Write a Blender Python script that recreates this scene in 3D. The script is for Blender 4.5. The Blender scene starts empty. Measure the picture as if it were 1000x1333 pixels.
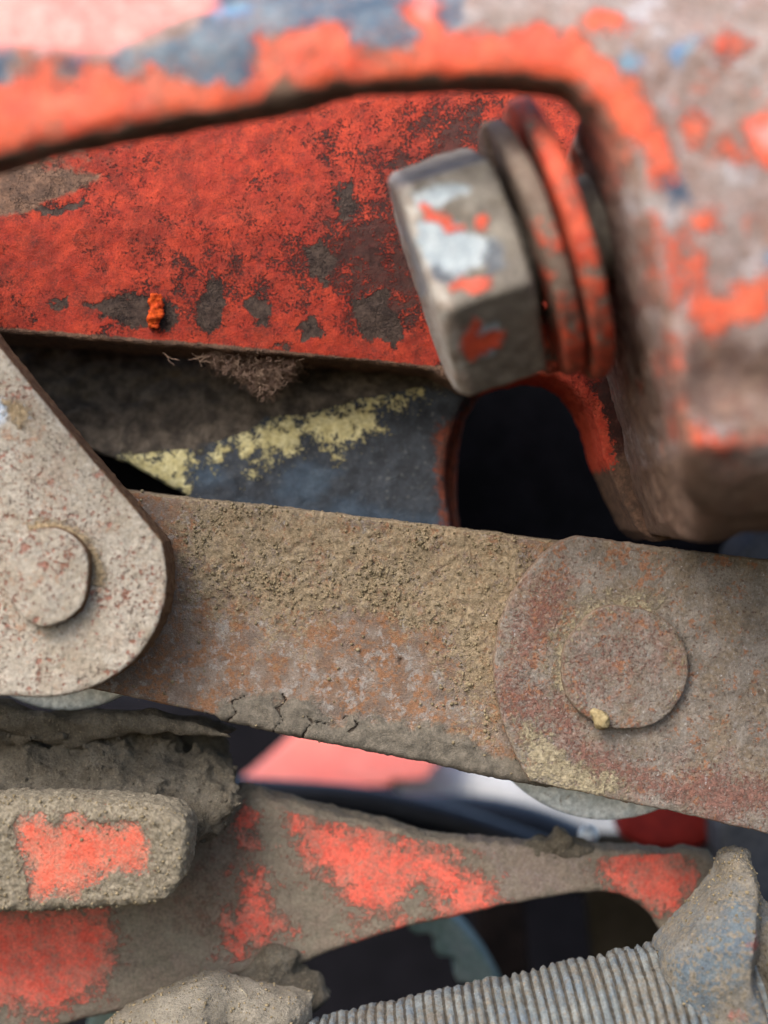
import bpy, bmesh, math, random
import numpy as np
from mathutils import Vector
random.seed(7); rng = np.random.default_rng(7)
C = bpy.context.scene
COL = C.collection
C.unit_settings.scale_length = 0.016           # 1 unit = 16 mm: the scene is about 16 cm wide

# ------------------------------------------------------------------ camera
D = 18.0
cam = bpy.data.cameras.new('camera'); co_ = bpy.data.objects.new('camera', cam); COL.objects.link(co_)
cam.sensor_fit = 'VERTICAL'; cam.sensor_height = 48; cam.sensor_width = 36
cam.lens = 48 * D / 13.33
co_.location = (0, -D, 0); co_.rotation_euler = (math.radians(90), 0, 0)
cam.clip_start = 0.1; cam.clip_end = 500
cam.dof.use_dof = True; cam.dof.focus_distance = D + 0.05
cam.dof.aperture_fstop = cam.lens / 1000 / 0.58
cam.dof.aperture_blades = 0
C.camera = co_
# ------------------------------------------------------------------ sky and sun
SUN_DIR = Vector((-0.46, -0.68, 0.76)).normalized()      # towards the sun
elev = math.asin(SUN_DIR.z); azim = math.atan2(SUN_DIR.x, SUN_DIR.y)
w = bpy.data.worlds.new('World'); C.world = w; w.use_nodes = True
nt = w.node_tree
sky = nt.nodes.new('ShaderNodeTexSky'); sky.sky_type = 'NISHITA'; sky.sun_disc = False
sky.sun_elevation = elev; sky.sun_rotation = azim
sky.air_density = 1.0; sky.dust_density = 3.0; sky.ozone_density = 1.0
nt.links.new(sky.outputs[0], nt.nodes['Background'].inputs[0])
nt.nodes['Background'].inputs[1].default_value = 0.15
sl = bpy.data.lights.new('sun', 'SUN'); sl.energy = 1.5; sl.angle = math.radians(30); sl.color = (1.0, .97, .93)
so = bpy.data.objects.new('sun', sl); COL.objects.link(so); so.rotation_euler = SUN_DIR.to_track_quat('Z', 'Y').to_euler()
C.view_settings.view_transform = 'Standard'; C.view_settings.look = 'None'
C.view_settings.gamma = 1; C.view_settings.exposure = 1.12

# ------------------------------------------------------------------ helpers: pixels, noise, signed distances
def W(p, Y):                                   # photo position + real depth -> world x, z
    s = (D + Y) / D / 100
    return ((p[0] - 500) * s, (666.5 - p[1]) * s)
def to_px(x, z, Y):
    s = (D + Y) / D / 100
    return 500 + x / s, 666.5 - z / s
def _hash(ix, iy, iz, seed):
    h = (ix.astype(np.uint32) * np.uint32(374761393) + iy.astype(np.uint32) * np.uint32(668265263)
         + iz.astype(np.uint32) * np.uint32(2147483647) + np.uint32(seed * 7919 + 13))
    h = (h ^ (h >> np.uint32(13))) * np.uint32(1274126177)
    h = (h ^ (h >> np.uint32(16))) * np.uint32(2246822519)
    h ^= h >> np.uint32(15)
    return (h & np.uint32(0xFFFFFF)).astype(np.float32) / np.float32(0xFFFFFF)
def vnoise(x, y, z, sc, seed=0):
    x, y, z = np.broadcast_arrays(np.asarray(x, np.float32) * sc, np.asarray(y, np.float32) * sc, np.asarray(z, np.float32) * sc)
    fx, fy, fz = np.floor(x), np.floor(y), np.floor(z)
    ix, iy, iz = fx.astype(np.int64), fy.astype(np.int64), fz.astype(np.int64)
    tx, ty, tz = x - fx, y - fy, z - fz
    tx = tx * tx * (3 - 2 * tx); ty = ty * ty * (3 - 2 * ty); tz = tz * tz * (3 - 2 * tz)
    H = lambda a, b, c: _hash(ix + a, iy + b, iz + c, seed)
    l = lambda a, b, t: a + (b - a) * t
    r = l(l(l(H(0,0,0), H(1,0,0), tx), l(H(0,1,0), H(1,1,0), tx), ty), l(l(H(0,0,1), H(1,0,1), tx), l(H(0,1,1), H(1,1,1), tx), ty), tz)
    return r * 2 - 1
def fbm(x, y, z, sc, octv=4, seed=0, gain=.5):
    a, s, t = 1.0, 0.0, 0.0
    for i in range(octv):
        s = s + a * vnoise(x, y, z, sc * 2.03 ** i, seed + i * 17); t += a; a *= gain
    return s / t * 1.4
def psdf(P, x, z):                             # signed distance to a polygon, NEGATIVE inside
    P = np.asarray(P, float); n = len(P)
    d = np.full(np.broadcast(x, z).shape, 1e9); sgn = np.ones_like(d)
    for i in range(n):
        a = P[i]; b = P[i - 1]
        ex, ez = b - a
        wx, wz = x - a[0], z - a[1]
        t = np.clip((wx * ex + wz * ez) / (ex * ex + ez * ez + 1e-12), 0, 1)
        d = np.minimum(d, (wx - ex * t) ** 2 + (wz - ez * t) ** 2)
        c1 = z >= a[1]; c2 = z < b[1]; c3 = ex * wz > ez * wx
        sgn = np.where((c1 & c2 & c3) | (~c1 & ~c2 & ~c3), -sgn, sgn)
    return sgn * np.sqrt(d)
def lsdf(P, x, z):                             # distance to an open polyline
    P = np.asarray(P, float); d = np.full(np.broadcast(x, z).shape, 1e9)
    for a, b in zip(P[:-1], P[1:]):
        e = b - a; wx, wz = x - a[0], z - a[1]
        t = np.clip((wx * e[0] + wz * e[1]) / (e @ e + 1e-12), 0, 1)
        d = np.minimum(d, (wx - e[0] * t) ** 2 + (wz - e[1] * t) ** 2)
    return np.sqrt(d)
def smax(a, b, k):
    if k <= 0: return np.maximum(a, b)
    h = np.clip(.5 + .5 * (a - b) / k, 0, 1)
    return b + (a - b) * h + k * h * (1 - h)
def smin(a, b, k): return -smax(-a, -b, k)
def chaikin(P, n=2):
    P = [tuple(p) for p in P]
    for _ in range(n):
        Q = []
        for i in range(len(P)):
            a, b = P[i], P[(i + 1) % len(P)]
            Q += [(a[0]*.75 + b[0]*.25, a[1]*.75 + b[1]*.25), (a[0]*.25 + b[0]*.75, a[1]*.25 + b[1]*.75)]
        P = Q
    return P
def arc(cx, cy, r, a0, a1, n, ry=None):        # in photo pixels, angles in degrees, y down
    ry = ry or r
    return [(cx + r * math.cos(math.radians(a0 + (a1 - a0) * i / n)), cy + ry * math.sin(math.radians(a0 + (a1 - a0) * i / n))) for i in range(n + 1)]
def body(poly, Yref, yf, yb, k=.08):           # prism with the given outline, front relief yf(px,py) and back yb
    PW = [W(p, Yref) for p in poly]
    def f(X, Y, Z):
        d2 = psdf(PW, X, Z)
        fr = yf(*to_px(X, Z, Yref)) if callable(yf) else yf
        bk = yb(*to_px(X, Z, Yref)) if callable(yb) else yb
        return smax(d2, smax(fr - Y, Y - bk, k), k)
    return f
def nets(f, lo, hi, vox):                      # surface nets
    n = [max(4, int(math.ceil((hi[i] - lo[i]) / vox)) + 1) for i in range(3)]
    ax = [(lo[i] + vox * np.arange(n[i])) for i in range(3)]
    F = np.asarray(f(ax[0][:, None, None], ax[1][None, :, None], ax[2][None, None, :]), np.float32)
    F = np.broadcast_to(F, n).copy()
    F[0] = F[-1] = np.maximum(F[0], 1e-3); F[-1] = np.maximum(F[-1], 1e-3)
    for s in (0, -1):
        F[s] = np.abs(F[s]) + 1e-4; F[:, s] = np.abs(F[:, s]) + 1e-4; F[:, :, s] = np.abs(F[:, :, s]) + 1e-4
    I = F < 0
    m = [k - 1 for k in n]
    acc = np.zeros(m + [3], np.float32); cnt = np.zeros(m, np.float32)
    off = [(a, b, c) for a in (0, 1) for b in (0, 1) for c in (0, 1)]
    sl_ = lambda A, o: A[o[0]:o[0] + m[0], o[1]:o[1] + m[1], o[2]:o[2] + m[2]]
    for o in off:
        for axi in range(3):
            if o[axi]: continue
            p = list(o); p[axi] = 1
            A, B = sl_(F, o), sl_(F, p)
            cr = (A < 0) != (B < 0)
            t = np.where(cr, A / np.where(cr, A - B, 1), 0)
            for j in range(3):
                acc[..., j] += np.where(cr, (o[j] + (t if j == axi else 0)), 0)
            cnt += cr
    act = cnt > 0
    idx = np.full(m, -1, np.int64); idx[act] = np.arange(act.sum())
    base = np.argwhere(act)
    V = (base + acc[act] / cnt[act][:, None]) * vox + np.array(lo)
    quads = []
    for axi in range(3):
        u, v = (axi + 1) % 3, (axi + 2) % 3
        s0 = [slice(None)] * 3; s1 = [slice(None)] * 3
        s0[axi] = slice(0, -1); s1[axi] = slice(1, None)
        A, B = I[tuple(s0)], I[tuple(s1)]
        for e, flip in ((A & ~B, False), (~A & B, True)):
            q = np.argwhere(e)
            q = q[(q[:, u] > 0) & (q[:, v] > 0) & (q[:, u] < n[u] - 1) & (q[:, v] < n[v] - 1)]
            def at(du, dv):
                r = q.copy(); r[:, u] -= du; r[:, v] -= dv
                return idx[r[:, 0], r[:, 1], r[:, 2]]
            Q = np.stack([at(0, 0), at(1, 0), at(1, 1), at(0, 1)], 1)
            quads.append(Q[:, ::-1] if flip else Q)
    Q = np.concatenate(quads)
    Q = Q[(Q >= 0).all(1)]
    return V, Q
def mesh_from(name, V, Q, smooth=True):
    V = np.asarray(V, np.float32); Q = np.asarray(Q, np.int32)
    me = bpy.data.meshes.new(name); k = Q.shape[1]
    me.vertices.add(len(V)); me.vertices.foreach_set('co', V.ravel())
    me.loops.add(Q.size); me.loops.foreach_set('vertex_index', Q.ravel())
    me.polygons.add(len(Q)); me.polygons.foreach_set('loop_start', np.arange(0, Q.size, k, dtype=np.int32))
    me.polygons.foreach_set('use_smooth', np.full(len(Q), smooth))
    me.update(calc_edges=True); me.validate()
    return me
def normals(me):
    a = np.empty(len(me.vertices) * 3, np.float32); me.vertex_normals.foreach_get('vector', a); return a.reshape(-1, 3)
def coords(me):
    a = np.empty(len(me.vertices) * 3, np.float32); me.vertices.foreach_get('co', a); return a.reshape(-1, 3)
def displace(me, amt):
    V = coords(me) + normals(me) * np.asarray(amt, np.float32)[:, None]
    me.vertices.foreach_set('co', V.astype(np.float32).ravel()); me.update()
def attr(me, name, v):
    a = me.attributes.new(name, 'FLOAT', 'POINT'); a.data.foreach_set('value', np.asarray(v, np.float32).ravel())
def recentre(me, loc):
    V = coords(me) - np.array(loc, np.float32); me.vertices.foreach_set('co', V.astype(np.float32).ravel()); me.update()
def link(name, me, mat, parent=None, loc=None):
    o = bpy.data.objects.new(name, me); COL.objects.link(o)
    if mat: me.materials.append(mat)
    if parent is None:
        if loc is None:
            V = coords(me); lo, hi = V.min(0), V.max(0); loc = ((lo[0]+hi[0])/2, (lo[1]+hi[1])/2, lo[2])
        recentre(me, loc); o.location = loc
    else:
        recentre(me, parent.location); o.parent = parent
    return o
def empty(name, loc):
    o = bpy.data.objects.new(name, None); COL.objects.link(o); o.location = loc; o.empty_display_size = .3; return o
def tag(o, label, cat, group=None, kind=None):
    if label: o['label'] = label
    if cat: o['category'] = cat
    if group: o['group'] = group
    if kind: o['kind'] = kind
    return o
def pmask(polys, px, py, warp=0, sc=.03, seed=0, octv=4):    # POSITIVE inside, in hundredths of a unit-pixel
    if warp:
        px, py = px + warp * fbm(px, py, px * 0, sc, octv, seed), py + warp * fbm(px, py, px * 0, sc, octv, seed + 50)
    d = np.full(np.shape(px), 1e9)
    for P in polys: d = np.minimum(d, psdf(P, px, py))
    return np.clip(-d / 100, -1.5, 1.5)
def sculpt(name, f, lo, hi, vox): return mesh_from(name, *nets(f, lo, hi, vox))
def box_px(x0, y0, x1, y1, Y, m=.15):          # bounds in world units from photo bounds
    a, b = W((x0, y1), Y), W((x1, y0), Y); return a[0] - m, a[1] - m, b[0] + m, b[1] + m

# ------------------------------------------------------------------ materials
def lin(c):
    return tuple((v / 255 / 12.92 if v / 255 <= .04045 else ((v / 255 + .055) / 1.055) ** 2.4) for v in c)
def layered(name, base, layers=(), rough=.85, grain=(60, .25), bumpd=.02, spec=.3, metallic=0):
    """base = list of (rgb, rgb, noise scale); layers = dicts: attr/thr/amp/sc/w/c1/c2/csc/rough/h/metal"""
    m = bpy.data.materials.new(name); m.use_nodes = True; nt = m.node_tree; N = nt.nodes; L = nt.links
    b = N['Principled BSDF']; b.inputs['Specular IOR Level'].default_value = spec
    tc = N.new('ShaderNodeTexCoord').outputs['Object']
    seedc = [0]
    def noise(sc, det=6, rgh=.6):
        n = N.new('ShaderNodeTexNoise'); n.inputs['Scale'].default_value = sc; n.inputs['Detail'].default_value = det
        n.inputs['Roughness'].default_value = rgh
        mp = N.new('ShaderNodeVectorMath'); mp.operation = 'ADD'; seedc[0] += 1
        mp.inputs[1].default_value = (seedc[0] * 7.3, seedc[0] * 3.1, seedc[0] * 5.7)
        L.new(tc, mp.inputs[0]); L.new(mp.outputs[0], n.inputs['Vector']); return n.outputs['Fac']
    def math_(op, a, c, clamp=False):
        n = N.new('ShaderNodeMath'); n.operation = op; n.use_clamp = clamp
        for i, v in enumerate((a, c)):
            if isinstance(v, (int, float)): n.inputs[i].default_value = v
            else: L.new(v, n.inputs[i])
        return n.outputs[0]
    def ramp(v, a, c, o0=0, o1=1):
        n = N.new('ShaderNodeMapRange'); n.interpolation_type = 'SMOOTHSTEP'
        n.inputs[1].default_value = a; n.inputs[2].default_value = c; n.inputs[3].default_value = o0; n.inputs[4].default_value = o1
        L.new(v, n.inputs[0]); return n.outputs[0]
    def mixc(f, a, c):
        n = N.new('ShaderNodeMix'); n.data_type = 'RGBA'
        if isinstance(f, (int, float)): n.inputs[0].default_value = f
        else: L.new(f, n.inputs[0])
        for i, v in ((6, a), (7, c)):
            if isinstance(v, tuple): n.inputs[i].default_value = (*lin(v), 1)
            else: L.new(v, n.inputs[i])
        return n.outputs[2]
    def mixf(f, a, c):
        n = N.new('ShaderNodeMix'); n.data_type = 'FLOAT'; L.new(f, n.inputs[0])
        for i, v in ((2, a), (3, c)):
            if isinstance(v, (int, float)): n.inputs[i].default_value = v
            else: L.new(v, n.inputs[i])
        return n.outputs[0]
    def two(c1, c2, sc):
        return mixc(ramp(noise(sc), .36, .64), c1, c2)
    colr = two(*base); rgh = rough; met = metallic
    height = math_('MULTIPLY', noise(grain[0], 4, .65), grain[1])
    for ly in layers:
        nz = math_('SUBTRACT', noise(ly.get('sc', 20), ly.get('det', 6), .65), .5)
        v = math_('MULTIPLY', nz, ly.get('amp', .3))
        if ly.get('attr'):
            a = N.new('ShaderNodeAttribute'); a.attribute_name = ly['attr']
            v = math_('ADD', v, a.outputs['Fac'])
        if ly.get('sc2'):
            nz2 = math_('SUBTRACT', noise(ly['sc2'], 4, .6), .5)
            v = math_('ADD', v, math_('MULTIPLY', nz2, ly.get('amp2', .2)))
        t = ly.get('thr', 0); ww = ly.get('w', .03)
        mk = ramp(v, t - ww, t + ww, 0, ly.get('op', 1))
        colr = mixc(mk, colr, two(ly['c1'], ly['c2'], ly.get('csc', 6)))
        rgh = mixf(mk, rgh, ly.get('rough', .85))
        if 'metal' in ly or met: met = mixf(mk, met, ly.get('metal', 0))
        if ly.get('h'): height = math_('ADD', height, math_('MULTIPLY', mk, ly['h']))
    # a fine tonal grain
    g = N.new('ShaderNodeHueSaturation'); L.new(colr, g.inputs['Color'])
    L.new(ramp(noise(grain[0] * .6, 5, .7), .3, .7, .78, 1.22), g.inputs['Value'])
    L.new(g.outputs[0], b.inputs['Base Color'])
    for v, s in ((rgh, 'Roughness'), (met, 'Metallic')):
        if isinstance(v, (int, float)): b.inputs[s].default_value = v
        else: L.new(v, b.inputs[s])
    bp = N.new('ShaderNodeBump'); bp.inputs['Distance'].default_value = bumpd; bp.inputs['Strength'].default_value = 1
    L.new(height, bp.inputs['Height']); L.new(bp.outputs[0], b.inputs['Normal'])
    return m
RED = ((196, 52, 34), (216, 66, 42)); RED2 = ((205, 70, 60), (222, 88, 74))
DUST = ((112, 102, 84), (138, 126, 106)); GRIME = ((54, 46, 40), (78, 68, 58)); GREY = ((132, 122, 112), (154, 144, 136))

M = {}
M['frame'] = layered('worn frame paint', ((122, 107, 98), (152, 140, 134), 1.6), [
    dict(sc=1.1, amp=1, thr=.03, w=.12, c1=(122, 104, 96), c2=(146, 128, 122), csc=4),
    dict(sc=2, amp=1, thr=.1, w=.08, c1=(172, 166, 166), c2=(160, 158, 162), csc=5, op=.8),
    dict(sc=9, amp=1, thr=.14, w=.06, c1=(110, 92, 82), c2=(124, 102, 90), csc=9, op=.7),
    dict(sc=2.6, amp=1, thr=.13, w=.04, c1=(158, 84, 66), c2=(176, 100, 80), csc=4),
    dict(attr='blue', sc=8, amp=.3, w=.05, c1=(52, 72, 92), c2=(104, 118, 128), csc=1.6, rough=.6),
    dict(attr='azure', sc=8, amp=.35, w=.1, c1=(72, 124, 168), c2=(104, 144, 160), csc=3, rough=.6),
    dict(attr='paint', sc=6, amp=.7, sc2=22, amp2=.7, w=.1, c1=(200, 72, 42), c2=(216, 92, 56), csc=2.2, rough=.5, h=.6),
    dict(sc=1.6, amp=1, sc2=18, amp2=1.2, thr=.09, w=.14, c1=(124, 88, 72), c2=(140, 104, 88), csc=6, op=.55),
    dict(sc=24, amp=1, thr=.15, w=.05, c1=(84, 62, 54), c2=(100, 78, 68), csc=6, op=.7),
    dict(attr='pale', sc=6, amp=.2, w=.12, c1=(226, 118, 108), c2=(232, 140, 130), csc=3, rough=.5),
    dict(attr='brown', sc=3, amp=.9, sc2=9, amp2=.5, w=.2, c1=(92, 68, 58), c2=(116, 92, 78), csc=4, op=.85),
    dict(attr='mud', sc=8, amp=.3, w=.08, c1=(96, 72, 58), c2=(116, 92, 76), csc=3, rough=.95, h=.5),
], grain=(22, .5), bumpd=.03, spec=.4, rough=.6)
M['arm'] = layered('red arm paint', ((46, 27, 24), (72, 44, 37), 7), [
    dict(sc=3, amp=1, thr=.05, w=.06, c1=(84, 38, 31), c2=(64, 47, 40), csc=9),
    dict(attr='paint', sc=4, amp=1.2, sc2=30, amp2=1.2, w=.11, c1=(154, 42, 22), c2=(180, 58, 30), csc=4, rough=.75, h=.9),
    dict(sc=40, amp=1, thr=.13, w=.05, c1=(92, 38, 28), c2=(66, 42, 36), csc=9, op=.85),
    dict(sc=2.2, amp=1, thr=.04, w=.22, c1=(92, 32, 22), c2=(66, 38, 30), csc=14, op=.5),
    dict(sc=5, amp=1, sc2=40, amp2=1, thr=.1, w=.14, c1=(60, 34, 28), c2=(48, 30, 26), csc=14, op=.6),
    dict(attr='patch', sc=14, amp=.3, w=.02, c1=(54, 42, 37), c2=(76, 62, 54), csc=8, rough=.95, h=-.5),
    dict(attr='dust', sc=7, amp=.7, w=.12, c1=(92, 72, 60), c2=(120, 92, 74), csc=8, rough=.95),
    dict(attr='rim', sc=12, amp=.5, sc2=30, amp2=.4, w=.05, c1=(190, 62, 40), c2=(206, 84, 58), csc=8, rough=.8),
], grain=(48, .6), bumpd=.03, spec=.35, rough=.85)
M['block'] = layered('greasy casting', ((36, 41, 48), (56, 62, 70), 4), [
    dict(sc=14, amp=1, thr=.12, w=.05, c1=(92, 96, 98), c2=(116, 118, 114), csc=12, op=.6),
    dict(attr='blue', sc=6, amp=.3, w=.14, c1=(54, 74, 94), c2=(72, 92, 110), csc=3, rough=.45, op=.55),
    dict(attr='rust', sc=12, amp=.5, w=.06, c1=(120, 60, 42), c2=(86, 54, 44), csc=9),
    dict(attr='yellow', sc=9, amp=.9, sc2=30, amp2=.8, w=.04, c1=(182, 170, 118), c2=(204, 195, 148), csc=9, rough=.7, h=.8),
    dict(attr='grime', sc=7, amp=.3, w=.06, c1=(64, 57, 50), c2=(98, 88, 77), csc=5, rough=1, h=1),
], grain=(34, .7), bumpd=.035, rough=.55, spec=.4)
M['bar'] = layered('dusty rusted bar', ((112, 98, 88), (138, 124, 112), 4), [
    dict(sc=2.4, amp=1, thr=.04, w=.12, c1=(130, 98, 74), c2=(116, 92, 76), csc=14, op=.8),
    dict(sc=3, amp=1.2, sc2=16, amp2=1, thr=.06, w=.1, c1=(148, 104, 70), c2=(134, 92, 62), csc=20, op=.8),
    dict(sc=4, amp=1.2, sc2=14, amp2=1, thr=.13, w=.08, c1=(142, 138, 132), c2=(164, 161, 156), csc=20, rough=.6, op=.6),
    dict(sc=24, amp=1, thr=.13, w=.04, c1=(84, 68, 58), c2=(100, 80, 66), csc=20, op=.7),
    dict(attr='dust', sc=4, amp=1.2, sc2=22, amp2=1.1, w=.2, c1=(130, 115, 91), c2=(156, 139, 112), csc=18, rough=1, h=.3, op=.88),
    dict(attr='mud', sc=10, amp=.4, w=.08, c1=(96, 90, 80), c2=(116, 108, 96), csc=9, rough=1, h=.6),
    dict(attr='crack', sc=20, amp=.05, w=.02, c1=(64, 56, 48), c2=(76, 66, 56), csc=9, rough=1, h=-1),
], grain=(50, .8), bumpd=.03, rough=.8)
M['plate'] = layered('pale pitted plate', ((156, 145, 128), (170, 161, 147), 2.4), [
    dict(sc=2.2, amp=1, thr=.09, w=.1, c1=(166, 146, 126), c2=(154, 138, 124), csc=12, op=.6),
    dict(sc=2.5, amp=1, sc2=16, amp2=.8, thr=.08, w=.1, c1=(182, 176, 166), c2=(174, 165, 150), csc=30, op=.5),
    dict(sc=3, amp=1.2, sc2=14, amp2=1, thr=.2, w=.08, c1=(160, 120, 90), c2=(150, 110, 86), csc=30, op=.65),
    dict(sc=2.4, amp=.8, sc2=12, amp2=1, thr=.14, w=.05, c1=(150, 100, 80), c2=(140, 92, 80), csc=30, op=.85, h=-.4),
    dict(sc=1.8, amp=.9, sc2=20, amp2=1, thr=.16, w=.04, c1=(126, 78, 64), c2=(146, 96, 74), csc=30, op=.85, h=-.6),
    dict(sc=2.8, amp=.8, sc2=28, amp2=1, thr=.18, w=.04, c1=(100, 84, 74), c2=(120, 100, 86), csc=30, op=.8, h=-.6),
    dict(attr='bare', sc=12, amp=.25, w=.03, c1=(176, 190, 206), c2=(200, 206, 212), csc=20, rough=.4, h=-.4),
    dict(attr='crust', sc=12, amp=.35, w=.05, c1=(150, 130, 100), c2=(170, 150, 120), csc=20, rough=1, h=1),
    dict(attr='edge', sc=12, amp=.4, w=.1, c1=(124, 96, 68), c2=(100, 72, 50), csc=9, rough=1),
], grain=(40, .8), bumpd=.035, rough=.75)
M['fork'] = layered('rust mottled plate', ((112, 103, 93), (136, 127, 117), 3), [
    dict(sc=2, amp=1, thr=.02, w=.1, c1=(110, 96, 80), c2=(134, 118, 98), csc=9, op=.8),
    dict(attr='rust', sc=5, amp=1.3, sc2=22, amp2=1.0, w=.18, c1=(122, 92, 82), c2=(140, 112, 100), csc=12, op=.65, h=.3),
    dict(sc=14, amp=1, thr=.08, w=.07, c1=(146, 138, 130), c2=(134, 128, 122), csc=20, op=.7),
    dict(sc=4, amp=1.2, sc2=16, amp2=1, thr=.15, w=.06, c1=(150, 100, 68), c2=(134, 90, 64), csc=20, op=.75),
    dict(attr='rust', sc=14, amp=1.8, sc2=34, amp2=1.2, thr=.16, w=.06, c1=(116, 78, 68), c2=(134, 94, 82), csc=20, op=.75, h=.5),
    dict(sc=24, amp=1, thr=.13, w=.04, c1=(92, 66, 58), c2=(112, 78, 64), csc=20, op=.8, h=-.4),
    dict(sc=20, amp=1, thr=.16, w=.04, c1=(186, 180, 172), c2=(166, 168, 172), csc=20, op=.8),
    dict(attr='crust', sc=7, amp=1.0, sc2=26, amp2=.8, w=.14, c1=(142, 130, 104), c2=(166, 154, 128), csc=15, rough=1, h=.7),
    dict(attr='edge', sc=12, amp=.4, w=.08, c1=(150, 132, 114), c2=(126, 104, 86), csc=9, rough=1),  # paler edge colour carries the rim highlight
], grain=(46, .8), bumpd=.032, rough=.75)
M['bolt'] = layered('bolt steel', ((98, 90, 80), (122, 114, 102), 3), [
    dict(sc=3, amp=1, thr=.05, w=.1, c1=(84, 76, 66), c2=(104, 94, 82), csc=6, op=.8),
    dict(sc=12, amp=1, thr=.12, w=.05, c1=(142, 134, 122), c2=(126, 118, 106), csc=6, op=.7),
    dict(attr='edge', sc=5, amp=.5, w=.1, c1=(176, 170, 160), c2=(148, 132, 118), csc=5),
    dict(attr='bare', sc=6, amp=.3, w=.05, c1=(132, 144, 150), c2=(164, 172, 174), csc=4, rough=.4, h=-.3),
    dict(attr='paint', sc=8, amp=.4, w=.04, c1=(206, 78, 46), c2=(190, 70, 46), csc=6, rough=.5, h=.4),
    dict(attr='dark', sc=8, amp=.3, w=.06, c1=(60, 66, 76), c2=(84, 88, 92), csc=6, rough=.4),
], grain=(26, .5), bumpd=.03, rough=.65, spec=.5)
M['washer_red'] = layered('washer flaking red paint', ((104, 88, 76), (128, 112, 98), 3), [
    dict(attr='paint', sc=2.5, amp=2.0, sc2=8, amp2=1, w=.08, c1=(176, 64, 42), c2=(204, 88, 60), csc=4, rough=.6, h=.4), dict(sc=3, amp=1, thr=.07, w=.1, c1=(96, 74, 62), c2=(120, 98, 84), csc=9, op=.85), dict(sc=9, amp=1, thr=.12, w=.05, c1=(88, 70, 58), c2=(110, 92, 80), csc=9)], grain=(26, .5), bumpd=.03, rough=.7)
M['zinc'] = layered('bright zinc', ((188, 196, 198), (222, 226, 226), 9), [
    dict(sc=6, amp=1, thr=.14, w=.06, c1=(110, 104, 94), c2=(130, 120, 104), csc=9, metal=0, rough=.9)], grain=(30, .5), bumpd=.02, rough=.35, metallic=.3)
M['mud'] = layered('dry mud', ((90, 84, 74), (116, 109, 97), 3), [
    dict(sc=12, amp=1, thr=.1, w=.1, c1=(124, 114, 98), c2=(104, 94, 80), csc=20),
    dict(sc=1.3, amp=1, thr=.05, w=.12, c1=(84, 76, 64), c2=(104, 96, 82), csc=9, op=.8),
    dict(sc=22, amp=1, thr=.13, w=.05, c1=(66, 58, 49), c2=(82, 72, 61), csc=20),
    dict(sc=30, amp=1, thr=.14, w=.05, c1=(150, 138, 118), c2=(140, 128, 110), csc=20)], grain=(40, 1), bumpd=.05, rough=1, spec=.1)
M['lever'] = layered('dusted lever', ((120, 115, 103), (142, 137, 125), 4), [
    dict(attr='paint', sc=7, amp=.7, sc2=30, amp2=.8, w=.09, c1=(206, 92, 72), c2=(220, 108, 86), csc=5, rough=.85, h=-.5),
    dict(attr='film', sc=4, amp=1.2, sc2=40, amp2=1.3, w=.2, c1=(124, 114, 98), c2=(146, 136, 118), csc=20, op=.75, rough=1),
    dict(sc=3, amp=1.2, sc2=24, amp2=1, thr=.05, w=.2, c1=(150, 128, 108), c2=(164, 140, 120), csc=30, op=.45),
    dict(attr='dust', sc=30, amp=1.1, sc2=60, amp2=.5, w=.08, c1=(122, 113, 96), c2=(148, 138, 120), csc=18, rough=1, h=.35),
], grain=(50, .7), bumpd=.035, rough=.95, spec=.15)
M['lower'] = layered('dusty lower arm', ((100, 94, 81), (120, 113, 99), 3), [
    dict(sc=3, amp=1, thr=.06, w=.1, c1=(96, 84, 74), c2=(122, 110, 100), csc=12),
    dict(attr='scuff', sc=10, amp=.6, w=.12, c1=(128, 116, 112), c2=(108, 92, 88), csc=16, op=.8),
    dict(attr='shade', sc=5, amp=.5, w=.2, c1=(98, 62, 50), c2=(80, 66, 54), csc=8, op=.8),
    dict(attr='paint', sc=7, amp=1.1, sc2=30, amp2=.9, w=.1, c1=(206, 84, 68), c2=(220, 102, 84), csc=4, rough=.8, h=.5),
    dict(attr='film', sc=4, amp=1.3, sc2=36, amp2=1.2, w=.2, c1=(104, 95, 82), c2=(124, 114, 100), csc=20, op=.7, rough=1),
    dict(sc=3, amp=1.2, sc2=20, amp2=.8, thr=.03, w=.2, c1=(118, 104, 92), c2=(134, 118, 104), csc=30, op=.5),
    dict(sc=13, amp=1, thr=.11, w=.05, c1=(104, 96, 82), c2=(124, 114, 100), csc=30, op=.8),
    dict(sc=22, amp=1, thr=.22, w=.05, c1=(74, 66, 56), c2=(92, 80, 70), csc=9),
], grain=(40, .7), bumpd=.03, rough=.9, spec=.25)
M['rod'] = layered('dusty blue grey steel', ((104, 110, 110), (128, 132, 130), 4), [
    dict(sc=3, amp=1, thr=.04, w=.1, c1=(90, 104, 116), c2=(108, 118, 126), csc=9, rough=.7, op=.7),
    dict(sc=1.6, amp=1, sc2=12, amp2=1, thr=.05, w=.14, c1=(100, 90, 76), c2=(122, 111, 95), csc=15, op=.7),
    dict(sc=10, amp=1, thr=.12, w=.07, c1=(120, 108, 92), c2=(138, 126, 108), csc=15),
    dict(sc=26, amp=1, thr=.19, w=.04, c1=(190, 194, 194), c2=(166, 172, 176), csc=20, rough=.4, op=.7),
    dict(sc=6, amp=1, thr=.22, w=.05, c1=(150, 100, 90), c2=(140, 90, 80), csc=9, op=.7),
    dict(attr='groove', sc=12, amp=.5, w=.12, c1=(50, 45, 38), c2=(78, 70, 58), csc=12, rough=1, op=.9),
], grain=(46, .9), bumpd=.03, rough=.8)
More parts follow.
